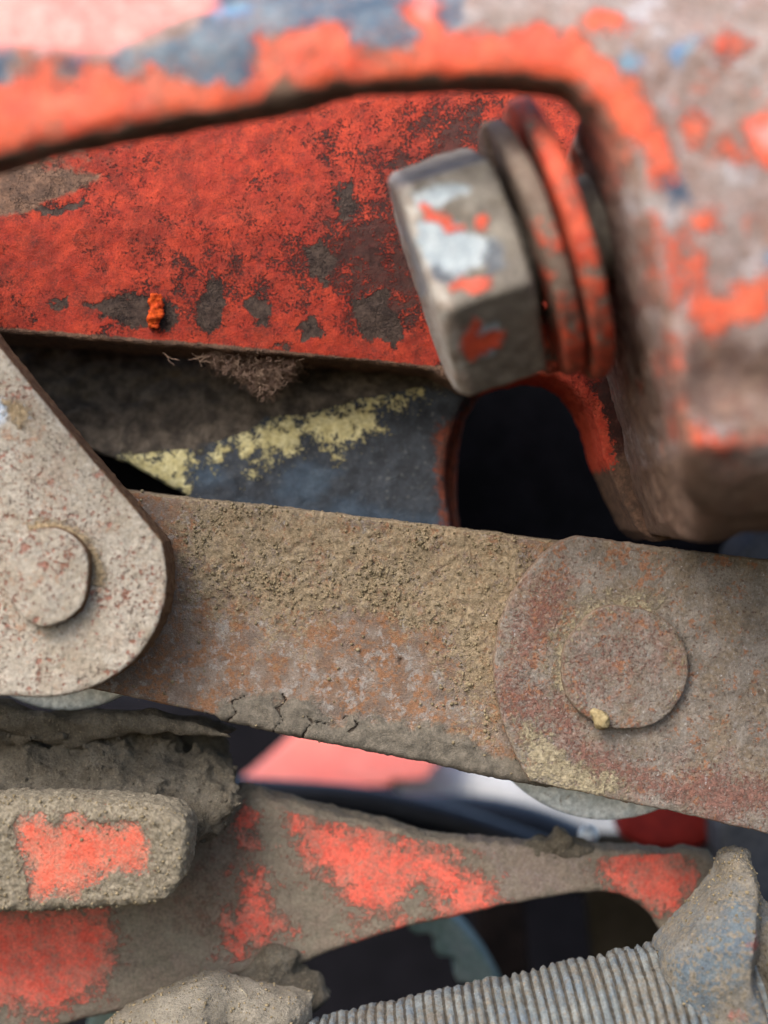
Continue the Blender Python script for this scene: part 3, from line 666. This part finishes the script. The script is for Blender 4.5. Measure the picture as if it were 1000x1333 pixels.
washer('spring_washer', ring(1.19, 1.42, .7, 1.52, .06, -1.25, (0, .0), .16), 'grey brown split spring washer right behind the bolt head', 'washer', lambda V: -.12 - .35 * (V[:, 2] - H0.z))
washer('flat_washer', ring(1.53, 1.77, .7, 1.66, .07), 'thick flat washer with red paint between spring washer and frame', 'washer', lambda V: .15 + 0 * V[:, 2])

# ------------------------------------------------------------------ middle bar
bartop = [(120, 632), (190, 641), (260, 650), (420, 668), (560, 684), (740, 706), (900, 730)]
P = bartop + [(900, 1058), (700, 1020), (560, 990), (400, 958), (200, 915), (95, 893), (60, 860), (40, 780), (60, 690)]
YBAR = 0.0
cr = [[(262, 925), (275, 938), (290, 942), (308, 930), (306, 915), (316, 908)], [(358, 950), (366, 935), (360, 920), (372, 912), (368, 900)], [(398, 960), (402, 945), (410, 938), (425, 943)], [(445, 935), (458, 930), (462, 942), (455, 952)], [(408, 940), (400, 930)]]
def yfbar(px, py):
    return -.02 * np.ones_like(px * py)
x0, z0, x1, z1 = box_px(20, 620, 920, 1070, 0, .2)
me = sculpt('link_bar', body(P, 0, 0.0, 1.0, .07), (x0, -.3, z0), (x1, 1.3, z1), .022)
V = coords(me); px, py = to_px(V[:, 0], V[:, 2], 0); Nn = normals(me)
dustp = pmask([[(230, 640), (480, 660), (700, 700), (720, 760), (650, 880), (640, 960), (560, 850), (470, 800), (390, 850), (330, 800), (260, 800), (240, 720)]], px, py, 40, .012, 3)
mudp = pmask([[(260, 965), (280, 925), (330, 905), (380, 905), (430, 930), (520, 940), (620, 965), (720, 1000), (720, 1050)]], px, py, 18, .03, 6)
ck = np.min([lsdf(c_, px + 4 * fbm(px, py, px * 0, .06, 3, 5), py + 4 * fbm(px, py, px * 0, .06, 3, 6)) for c_ in cr], 0)
front = np.clip(-Nn[:, 1], 0, 1)
g1 = fbm(V[:, 0], V[:, 1], V[:, 2], 9, 4, 3, .6); g2 = np.maximum(0, vnoise(V[:, 0], V[:, 1], V[:, 2], 16, 5)) ; g3 = np.maximum(0, vnoise(V[:, 0], V[:, 1], V[:, 2], 26, 9))
dw = np.clip(dustp * 1.6 + .5 + .6 * fbm(px, py, px * 0, .03, 3, 71), 0.05, 1)
displace(me, .012 * fbm(V[:, 0], V[:, 1], V[:, 2], 1.5, 4, 2) + .006 * g1 + dw * (.016 * g1 + .018 * g2 * np.clip(fbm(px, py, px * 0, .018, 2, 72) * 2 + .3, 0, 1.4) + .018 * g3) + np.clip(mudp * 6, 0, 1) * (.05 + .012 * g1) - .05 * np.clip(1 - ck / (1.4 + 1.2 * fbm(px, py, px * 0, .05, 2, 61)), 0, 1) * front)
attr(me, 'dust', np.clip(dustp * .6 - .03, -.35, .16) + .35 * (Nn[:, 2] > .5)); attr(me, 'mud', np.clip(mudp, -1, .4)); attr(me, 'crack', np.clip((1.0 + .9 * fbm(px, py, px * 0, .05, 2, 61) - ck) / 20, -.4, .1))
wgt = np.clip(dustp * 1.3 + .35, 0.03, 1) * (Nn[:, 1] < -.2) * (.2 + np.clip(fbm(px, py, px * 0, .02, 3, 77), 0, 1))
pts = scatter(me, wgt, 6000, .004, .026, (0, 0, 0))
bar = link('link_bar', me, M['bar']); tag(bar, 'long flat steel bar caked in tan dust between the two pivot pins', 'bar')
M['crumb'] = plain('dust crumbs', (112, 100, 78), (142, 128, 102), 9, 1, .1)
grains('dirt_grains', pts[0], pts[1], pts[2], M['crumb'], bar)

# washers peeking out under the plates
def disc(name, c, r, Y0, Y1, label, cat, mat, ri=.45):
    cx, cz = W(c, Y0); f0 = cyl((cx, cz), r, Y0, Y1, .04)
    f = lambda X, Y, Z: smax(f0(X, Y, Z), ri - np.sqrt((X - cx) ** 2 + (Z - cz) ** 2), .03)
    me = sculpt(name, f, (cx - r - .15, Y0 - .15, cz - r - .15), (cx + r + .15, Y1 + .15, cz + r + .15), .04)
    o = link(name, me, mat); tag(o, label, cat); return o
disc('round_washer', (85, 772), 1.62, .98, 1.22, 'shiny zinc washer edge showing under the pale left plate', 'washer', M['zinc'])
disc('round_washer', (790, 893), 1.85, .98, 1.25, 'grey washer rim showing under the right fork plate', 'washer', M['zinc'])

# ------------------------------------------------------------------ left plate and pin
YL = -1.0
P = [(-350, 60), (-140, 260), (0, 452), (90, 562), (212, 705)] + arc(60, 752, 158, -14, 88, 22, 156) + [(-60, 905), (-160, 880), (-350, 700)]
x0, z0, x1, z1 = box_px(-260, 150, 230, 920, YL, .2)
me = sculpt('end_plate', body(P, YL, YL, YL + .72, .06), (x0, YL - .25, z0), (x1, YL + .95, z1), .022)
V = coords(me); px, py = to_px(V[:, 0], V[:, 2], YL); Nn = normals(me)
pit = fbm(V[:, 0], V[:, 1], V[:, 2], 12, 4, 3, .65)
displace(me, .015 * fbm(V[:, 0], V[:, 1], V[:, 2], 1.6, 3, 2) + .009 * pit - .03 * np.clip(vnoise(V[:, 0], V[:, 1], V[:, 2], 15, 7) - .45, 0, 1) + .03 * np.clip(vnoise(V[:, 0], V[:, 1], V[:, 2], 19, 17) - .5, 0, 1))
attr(me, 'bare', pmask([[(-20, 520), (10, 515), (18, 545), (-20, 560)], [(26, 532), (38, 530), (42, 545), (28, 548)]], px, py, 5, .05, 2))
attr(me, 'crust', np.maximum(pmask([[(2, 520), (30, 525), (45, 545), (25, 555), (8, 540)]], px, py, 6, .05, 3), .07 - np.abs(np.hypot((px - 62) / 1., (py - 750)) - 66) / 100 - .12 * (np.abs(np.degrees(np.arctan2(py - 750, px - 62)) + 50) > 62)))
attr(me, 'edge', np.where(np.abs(Nn[:, 1]) < .6, .35, -.5))
tilt = None
pl = link('end_plate', me, M['plate']); tag(pl, 'pale grey pitted steel plate with a slanted edge at far left', 'plate')
def pin(name, c, r, Y0, Y1, ymid, mat, label, vox=.022, tilt=(0, 0), ell=1.0):
    cx, cz = W(c, Y0); e = empty(name, (cx, ymid, cz))
    f = lambda X, Y, Z: smax(np.sqrt(((X - cx) * ell) ** 2 + (Z - cz) ** 2) - r - .035 * fbm(X, Y * 0, Z, 2.2, 3, 5), smax(Y0 + tilt[0] * (X - cx) + tilt[1] * (Z - cz) - Y, Y - Y1, .03), .05)
    me = sculpt('pin_head', f, (cx - r - .15, Y0 - .3, cz - r - .15), (cx + r + .15, Y1 + .1, cz + r + .15), vox)
    V = coords(me); Nn = normals(me)
    displace(me, .022 * fbm(V[:, 0], V[:, 1], V[:, 2], 2.4, 3, 8) + .009 * fbm(V[:, 0], V[:, 1], V[:, 2], 13, 4, 3, .65) + .02 * np.clip(vnoise(V[:, 0], V[:, 1], V[:, 2], 14, 7) - .5, 0, 1))
    attr(me, 'bare', np.full(len(V), -1.)); attr(me, 'crust', -.12 - .5 * (np.hypot((V[:, 0] - cx) * ell, V[:, 2] - cz) < r * .86) + 0 * V[:, 0]); attr(me, 'rust', -.05 + .12 * fbm(V[:, 0], V[:, 1], V[:, 2], 2, 3, 3)); attr(me, 'edge', np.where(np.abs(Nn[:, 1]) < .6, .35, -.5))
    h = link('pin_head', me, mat, e)
    me = sculpt('pin_shank', cyl((cx, cz), r * .82, Y1 + .003, 1.6, .03), (cx - r - .1, Y1 - .2, cz - r - .1), (cx + r + .1, 1.8, cz + r + .1), .07)
    for n_, v_ in (('bare', -1), ('crust', -1), ('rust', 0), ('edge', .3)): attr(me, n_, np.full(len(me.vertices), float(v_)))
    link('pin_shank', me, mat, e)
    tag(e, label, 'pin', 'pivot pins'); return e
pin('pivot_pin', (60, 750), .60, YL - .22, YL + .1, YL, M['plate'], 'pale round pivot pin head on the left end plate', tilt=(.05, 0), ell=1.14)

# ------------------------------------------------------------------ right fork plate and pin
YR = -.32
P = [(1400, 775), (1400, 1170), (1000, 1086), (870, 1056), (690, 1018)] + [(672, 985), (655, 945), (645, 900), (643, 860), (650, 815), (664, 780), (684, 748), (706, 722), (730, 704), (752, 697)] + [(830, 708), (1000, 729)]
x0, z0, x1, z1 = box_px(630, 690, 1280, 1150, YR, .2)
me = sculpt('fork_plate', body(P, YR, YR, YR + .31, .05), (x0, YR - .25, z0), (x1, YR + .5, z1), .022)
V = coords(me); px, py = to_px(V[:, 0], V[:, 2], YR); Nn = normals(me)
rr = np.hypot(px - 815, py - 870); an = np.degrees(np.arctan2(py - 870, px - 815))
displace(me, .014 * fbm(V[:, 0], V[:, 1], V[:, 2], 1.5, 3, 12) + .011 * fbm(V[:, 0], V[:, 1], V[:, 2], 11, 4, 13, .65) - .025 * np.clip(vnoise(V[:, 0], V[:, 1], V[:, 2], 14, 7) - .45, 0, 1) + .025 * np.clip(vnoise(V[:, 0], V[:, 1], V[:, 2], 18, 27) - .4, 0, 1))
attr(me, 'rust', pmask([[(655, 860), (700, 880), (760, 950), (850, 990), (1000, 1000), (1400, 1050), (1400, 1140), (1000, 1080), (850, 1040), (760, 1010), (690, 930), (650, 900)], [(670, 780), (720, 740), (730, 800), (680, 870), (655, 860)]], px, py, 30, .015, 3).clip(-.3, .3))
attr(me, 'crust', np.maximum(pmask([[(665, 940), (700, 950), (740, 975), (790, 1010), (800, 1030), (740, 1030), (690, 1005)]], px, py, 18, .02, 4), np.where((an < -60) | (an > 160), .09 - np.abs(rr - 86) / 100, -.4)).clip(-.4, .3) - .03)
attr(me, 'edge', np.where(np.abs(Nn[:, 1]) < .6, .3, -.5))
fk = link('fork_plate', me, M['fork']); tag(fk, 'rust mottled steel fork plate with rounded end covering the right half', 'plate')
pin('pivot_pin', (815, 869), .80, YR - .15, YR + .1, YR, M['fork'], 'large rusty round pivot pin head on the right fork plate')
# crumb stuck by the pin
cx, cz = W((781, 934), YR - .15)
def crumb(X, Y, Z):
    d = 9.
    for dx, dz, r in ((0, 0, .1), (-.06, .06, .07), (.03, -.06, .08)): d = smin(np.sqrt((X - cx - dx) ** 2 + ((Y - YR + .2) * 1.1) ** 2 + (Z - cz - dz) ** 2) - r, d, .05)
    return d
me = sculpt('dirt_crumb', crumb, (cx - .3, YR - .5, cz - .3), (cx + .3, YR + .1, cz + .3), .02)
V = coords(me); displace(me, .035 * fbm(V[:, 0], V[:, 1], V[:, 2], 10, 4, 2, .6))
M['tan'] = plain('tan crumb', (138, 122, 88), (164, 148, 112), 12, 1, .1, grain=(40, 1))
o = link('dirt_crumb', me, M['tan']); tag(o, 'tan crumb of dirt stuck on the lower rim of the right pin', 'dirt crumb')

# ------------------------------------------------------------------ lower red arm
YLO = 1.2
P = [(-300, 1090), (0, 1100), (200, 1060), (315, 1026), (380, 1046), (560, 1088), (660, 1102), (742, 1108), (800, 1108), (900, 1110), (930, 1116), (965, 1150), (1010, 1260), (1010, 1420), (900, 1420), (868, 1225), (855, 1200), (838, 1183), (812, 1170), (780, 1164), (745, 1166), (650, 1183), (520, 1213), (420, 1244), (380, 1262), (250, 1300), (140, 1322), (60, 1345), (-300, 1390)]
x0, z0, x1, z1 = box_px(-200, 1000, 1010, 1420, YLO, .3)
lf = lambda px, py: YLO + .25 * np.clip((1075 - py) / 60, 0, 1) ** 2 + .3 * np.clip((px - 750) / 200, 0, 1)
me = sculpt('lower_arm', body(P, YLO, lf, 1.75, .14), (x0, .9, z0), (x1, 2.4, z1), .035)
V = coords(me); px, py = to_px(V[:, 0], V[:, 2], YLO); Nn = normals(me)
topd = np.clip((Nn[:, 2] - .2) * 2, 0, 1)
displace(me, .025 * fbm(V[:, 0], V[:, 1], V[:, 2], 1.4, 4, 22) + .012 * fbm(V[:, 0], V[:, 1], V[:, 2], 8, 4, 23) + topd * .06 * fbm(V[:, 0], V[:, 1], V[:, 2], 4, 4, 24))
redl = [[(368, 1040), (405, 1068), (470, 1074), (520, 1092), (556, 1090), (606, 1104), (588, 1120), (645, 1148), (648, 1188), (602, 1204), (560, 1208), (582, 1166), (545, 1148), (512, 1188), (470, 1192), (440, 1165), (408, 1132), (388, 1098)],
        [(330, 1128), (350, 1138), (356, 1188), (378, 1216), (340, 1220), (310, 1246), (286, 1240), (308, 1180)], [(318, 1042), (340, 1060), (330, 1098), (304, 1080)],
        [(775, 1138), (800, 1110), (850, 1098), (892, 1108), (912, 1150), (882, 1192), (850, 1186), (800, 1166)], [(-300, 1180), (0, 1185), (130, 1182), (152, 1220), (132, 1290), (70, 1322), (0, 1306), (-300, 1330)],
        [(450, 1232), (560, 1205), (562, 1212), (460, 1238)], [(500, 1180), (520, 1190), (525, 1215), (505, 1210)]]
attr(me, 'paint', pmask(redl, px, py, 9, .035, 8).clip(-.5, .3) - .5 * topd + .02)
pf_ = pmask(redl, px, py)
attr(me, 'film', np.clip(.0 - pf_ * .8, -.3, .06))
attr(me, 'scuff', pmask([[(590, 1090), (760, 1100), (780, 1160), (700, 1175), (650, 1180), (660, 1140)]], px, py, 20, .02, 6).clip(-.4, .3))
attr(me, 'shade', pmask([[(240, 1080), (330, 1070), (320, 1180), (270, 1220), (210, 1190)]], px, py, 25, .02, 6).clip(-.5, .25))
la = link('lower_arm', me, M['lower']); tag(la, 'lower arm with pinkish red paint showing through grey dust', 'arm')
# crust of dirt along its upper edge
me = bpy.data.meshes.new('x')

# ------------------------------------------------------------------ mud heap at left
mtop = [(-300, 955), (0, 965), (60, 975), (140, 978), (200, 972), (270, 976), (300, 986), (312, 1010), (306, 1030), (296, 1060), (280, 1090), (200, 1120), (-300, 1130)]
def mud_f(X, Y, Z):
    PW = [W(p, .9) for p in mtop]
    px, py = to_px(X, Z, .9)
    fr = .95 - .75 * np.clip((py - 975) / 90, 0, 1.3) - .25 * np.clip((px - 200) / 100, 0, 1) * 0
    ledge = -.55 * np.exp(-((py - (935 + .03 * px)) / 20.) ** 2) * np.clip((330 - px) / 250, 0, 1)
    d = smax(psdf(PW, X, Z), smax(fr + ledge - Y, Y - 2.0, .2), .25)
    return d - .36 * fbm(X, Y, Z, 1.5, 4, 33, .55) - .05 * fbm(X, Y, Z, 7, 2, 35)
x0, z0, x1, z1 = box_px(-220, 870, 370, 1160, .9, .2)
me = sculpt('mud_heap', mud_f, (x0, -.9, z0), (x1, 2.4, z1), .032)
V = coords(me); displace(me, .02 * fbm(V[:, 0], V[:, 1], V[:, 2], 9, 4, 3, .6)); Nn = normals(me)
pts = scatter(me, (Nn[:, 1] < .1) * 1., 1800, .008, .04, (0, 0, 0))
mud = link('mud_heap', me, M['mud']); tag(mud, 'lumpy heap of dry grey mud piled above the red lever end at left', 'mud')
grains('dirt_grains', pts[0], pts[1], pts[2], M['mud'], mud)

Ps = [(-300, 905), (0, 914), (34, 928), (110, 937), (190, 934), (250, 938), (300, 958), (262, 962), (210, 958), (130, 964), (96, 984), (60, 980), (0, 958), (-300, 960)]
fs = body(Ps, .4, lambda px, py: .4 + .15 * np.sin(px / 60.) + .002 * np.abs(py - 945), 1.1, .1)
x0, z0, x1, z1 = box_px(-220, 890, 370, 990, .4, .15)
me = sculpt('mud_strap', lambda X, Y, Z: fs(X, Y, Z) - .11 * fbm(X, Y, Z, 1.6, 4, 81), (x0, .0, z0), (x1, 1.4, z1), .025)
V = coords(me); displace(me, .014 * fbm(V[:, 0], V[:, 1], V[:, 2], 6, 4, 3)); o = link('mud_ledge', me, M['mud']); tag(o, 'thin ledge of smooth dry mud hanging over the mud heap', 'mud')
# ------------------------------------------------------------------ lever end
YV = -.7
P = chaikin([(-300, 1052), (60, 1044), (140, 1047), (215, 1056), (242, 1074), (243, 1110), (236, 1150), (208, 1176), (130, 1180), (0, 1187), (-300, 1190)], 1)
x0, z0, x1, z1 = box_px(-200, 1020, 260, 1200, YV, .2)
vf = lambda px, py: YV + .3 * np.clip((1068 - py) / 36, 0, 1) ** 1.6
me = sculpt('lever_end', body(P, YV, vf, .15, .12), (x0, YV - .3, z0), (x1, .9, z1), .022)
V = coords(me); px, py = to_px(V[:, 0], V[:, 2], YV); Nn = normals(me)
redv = [[(22, 1066), (60, 1062), (70, 1070), (95, 1054), (110, 1066), (160, 1070), (176, 1066), (192, 1090), (200, 1138), (185, 1140), (150, 1132), (120, 1150), (105, 1168), (40, 1170), (28, 1110)]]
rv = pmask(redv, px, py, 8, .04, 3)
displace(me, .015 * fbm(V[:, 0], V[:, 1], V[:, 2], 1.5, 3, 2) + (.008 + .02 * (rv < 0)) * (.5 * fbm(V[:, 0], V[:, 1], V[:, 2], 12, 3, 4) + np.maximum(0, vnoise(V[:, 0], V[:, 1], V[:, 2], 17, 6))) + .02 * (rv < 0))
attr(me, 'film', np.clip(.02 - rv * .8, -.3, .08)); attr(me, 'paint', rv); attr(me, 'dust', np.where(rv > 0, -.2 , .12))
pts = scatter(me, (Nn[:, 1] < 0) * np.where(rv > 0, .25, 1.), 2600, .006, .024, (0, 0, 0))
lv = link('lever_end', me, M['lever']); tag(lv, 'blunt lever end with a red patch in its grainy dust at lower left', 'lever')
grains('dirt_grains', pts[0], pts[1], pts[2], M['crumb'], lv)

# ------------------------------------------------------------------ threaded rod
R0 = 1.05
p0 = Vector((W((330, 1355), .3)[0], .3, 0)); 
ax0 = Vector((*[W((380, 1336), .3)[0]], )) if False else None
def rodpt(px, py): x, z = W((px, py), .2); return Vector((x, .2, z))
e0, e1 = rodpt(250, 1366), rodpt(960, 1207)
AX = (e1 - e0).normalized(); UP = Vector((-AX.z, 0, AX.x)); L_ = (e1 - e0).length
q0 = e0 - UP * R0
PITCH = .13
nt_, na = int(L_ / .0155), 120
tt = np.linspace(0, L_, nt_)[:, None]; aa = (np.arange(na) * 2 * math.pi / na)[None]
ph = (tt / PITCH - aa / (2 * math.pi)) % 1.0
tri = 1 - np.abs(ph * 2 - 1); tri = .5 - .5 * np.cos(np.pi * np.clip(tri * 1.3 - .1, 0, 1))
xx = tt * AX.x; 
rad = R0 - .054 * (1 - tri)
wear = fbm(np.cos(aa) * R0 + 0 * tt, tt + 0 * aa, np.sin(aa) * R0 + 0 * tt, 5, 4, 5)
wear2 = fbm(np.cos(aa) * R0 + 0 * tt, tt + 0 * aa, np.sin(aa) * R0 + 0 * tt, 18, 3, 6)
rad = rad + .022 * wear + .022 * wear2 + .05 * (1 - tri) * np.clip(wear * 1.6 + .2, 0, 1)
Vx = q0.x + tt * AX.x + rad * np.cos(aa) * UP.x; Vy = q0.y + rad * np.sin(aa) + 0 * tt; Vz = q0.z + tt * AX.z + rad * np.cos(aa) * UP.z
VV = np.stack([Vx, Vy, Vz], -1).reshape(-1, 3)
i = np.arange(nt_ - 1)[:, None]; j = np.arange(na)[None]; j2 = (j + 1) % na
QQ = np.stack([i * na + j, i * na + j2, (i + 1) * na + j2, (i + 1) * na + j], -1).reshape(-1, 4)
me = mesh_from('threaded_rod', VV, QQ)
attr(me, 'groove', (.16 - tri.reshape(-1) * .7 if tri.shape == (nt_, na) else np.zeros(len(VV))))
o = link('threaded_rod', me, M['rod']); tag(o, 'thick dusty threaded rod rising to the right along the bottom', 'threaded rod')

# ------------------------------------------------------------------ pointed knuckle at lower right
YK = -1.0
P = [(848, 1245), (852, 1222), (868, 1205), (900, 1172), (930, 1140), (938, 1112), (952, 1105), (968, 1107), (978, 1128), (986, 1160), (1010, 1190), (1300, 1260), (1300, 1560), (880, 1560), (858, 1380)]
def kf(px, py):
    rx = np.interp(py, [1100, 1140, 1200, 1240, 1290, 1340, 1400], [960, 966, 948, 944, 966, 976, 980])
    lf_ = np.clip((rx - px) / 100, 0, 3); rt = np.clip((px - rx) / 100, 0, 3)
    y = YK + .45 * lf_ ** 1.5 * .9 + np.where(rt > 0, .55 * np.clip(rt * 5, 0, 1) - .45 * np.clip((rt - .28) * 3.5, 0, 1) * np.clip((py - 1150) / 60, 0, 1), 0)
    return y + .9 * np.clip((1200 - py) / 110, 0, 1)
x0, z0, x1, z1 = box_px(835, 1090, 1220, 1470, .3, .2)
me = sculpt('rod_knuckle', body(P, .3, kf, .7, .3), (x0, -1.5, z0), (x1, 2.2, z1), .028)
V = coords(me); px, py = to_px(V[:, 0], V[:, 2], 0); Nn = normals(me)
displace(me, .025 * fbm(V[:, 0], V[:, 1], V[:, 2], 1.6, 3, 2) + .018 * fbm(V[:, 0], V[:, 1], V[:, 2] * .45, 7, 4, 3) + .014 * fbm(V[:, 0], V[:, 1], V[:, 2], 18, 3, 4) + .05 * np.clip((1140 - py) / 20, 0, 1) * fbm(V[:, 0], V[:, 1], V[:, 2], 9, 3, 9))
attr(me, 'blue', pmask([[(900, 1190), (950, 1150), (962, 1180), (930, 1250), (910, 1270), (870, 1330), (862, 1250)], [(955, 1240), (980, 1300), (965, 1330), (945, 1280)], [(985, 1200), (1020, 1200), (1020, 1260)]], px, py, 16, .02, 3).clip(-.5, .3))
attr(me, 'paint', pmask([[(952, 1195), (965, 1190), (975, 1215), (958, 1215)], [(980, 1290), (1020, 1280), (1020, 1320), (985, 1310)], [(930, 1290), (950, 1280), (955, 1310)]], px, py, 8, .04, 3).clip(-.5, .3) - .04)
pts = scatter(me, (Nn[:, 1] < .2) * (.2 + np.clip((1200 - py) / 60, 0, 1)), 1500, .006, .026, (0, 0, 0))
kn = link('rod_knuckle', me, M['knuckle']); tag(kn, 'pointed blue grey dusty knuckle gripping the rod at lower right', 'knuckle')
grains('dirt_grains', pts[0], pts[1], pts[2], M['crumb'], kn)

# ------------------------------------------------------------------ dusty nut and mound at lower left
YN = -.4
P = [(110, 1372), (160, 1340), (205, 1316), (250, 1297), (280, 1294), (300, 1302), (335, 1314), (378, 1322), (404, 1326), (402, 1365), (395, 1480), (60, 1480)]
nf = lambda px, py: YN + .7 * np.clip((1340 - py) / 50, 0, 1) ** 1.3 + .3 * np.clip((px - 262) / 30, 0, 1) + np.where(px > 372, .35 * np.clip((px - 372) / 30, 0, 1), 0) + .35 * np.clip((230 - px) / 90, 0, 1.5)
x0, z0, x1, z1 = box_px(60, 1240, 430, 1430, YN, .2)
fN = body(P, YN, nf, .75, .2)
me = sculpt('dusty_nut', lambda X, Y, Z: fN(X, Y, Z) - .04 * fbm(X, Y, Z, 2, 3, 8), (x0, -1.0, z0), (x1, 1.6, z1), .026)
V = coords(me); Nn = normals(me)
displace(me, .02 * fbm(V[:, 0], V[:, 1], V[:, 2], 8, 4, 3) + .02 * np.maximum(0, vnoise(V[:, 0], V[:, 1], V[:, 2], 17, 6)))
pts = scatter(me, (Nn[:, 1] < .2) * 1., 1800, .006, .026, (0, 0, 0))
M['dust'] = layered('thick pale dust', ((128, 121, 108), (150, 142, 128), 3), [dict(sc=22, amp=1, thr=.14, w=.08, c1=(142, 132, 116), c2=(124, 114, 98), csc=20), dict(sc=18, amp=1, thr=.17, w=.05, c1=(76, 68, 58), c2=(86, 76, 66), csc=20)], grain=(46, 1), bumpd=.05, rough=1, spec=.1)
nu = link('dusty_nut', me, M['dust']); tag(nu, 'dust smothered nut on the rod at the bottom left of the picture', 'nut')
grains('dirt_grains', pts[0], pts[1], pts[2], M['crumb'], nu)
# mud bridging lower arm and nut
Pm = [(270, 1296), (318, 1268), (345, 1240), (372, 1238), (388, 1252), (380, 1276), (410, 1290), (425, 1312), (400, 1330), (330, 1330), (260, 1322)]
fm = body(Pm, .8, lambda px, py: .85 + .25 * np.abs(px - 350) / 80, 1.5, .2)
x0, z0, x1, z1 = box_px(240, 1200, 480, 1330, .8, .2)
me = sculpt('mud_lump', lambda X, Y, Z: fm(X, Y, Z) - .1 * fbm(X, Y, Z, 2.2, 4, 18), (x0, .3, z0), (x1, 2.8, z1), .03)
V = coords(me); displace(me, .015 * fbm(V[:, 0], V[:, 1], V[:, 2], 9, 4, 3)); 
o = link('mud_lump', me, M['mud']); tag(o, 'brown mud lump stuck under the lower arm beside the dusty nut', 'mud')
# crust lump on the lower arm's top edge
Pc = [(672, 1108), (700, 1098), (716, 1094), (726, 1078), (740, 1086), (750, 1098), (776, 1106), (768, 1116), (700, 1118)]
fm2 = body(Pc, 1.2, 1.2, 1.6, .08)
x0, z0, x1, z1 = box_px(630, 1050, 790, 1120, 1.2, .15)
me = sculpt('mud_crust', lambda X, Y, Z: fm2(X, Y, Z) - .06 * fbm(X, Y, Z, 6, 4, 18, .6), (x0, .8, z0), (x1, 2.2, z1), .025)
o = link('mud_crust', me, M['mud']); tag(o, 'small crumbly mud crust on top of the lower red arm', 'mud')
# one pale straw on the nut
def q(px, py, Y): x, z = W((px, py), Y); return (x, Y, z)
o = strands('straw', [[q(312, 1288, -.35), q(317, 1290, -.42), q(320, 1294, -.43), q(321, 1299, -.4)]], .012, M['straw']); tag(o, 'tiny pale straw lying on the dusty nut', 'straw')
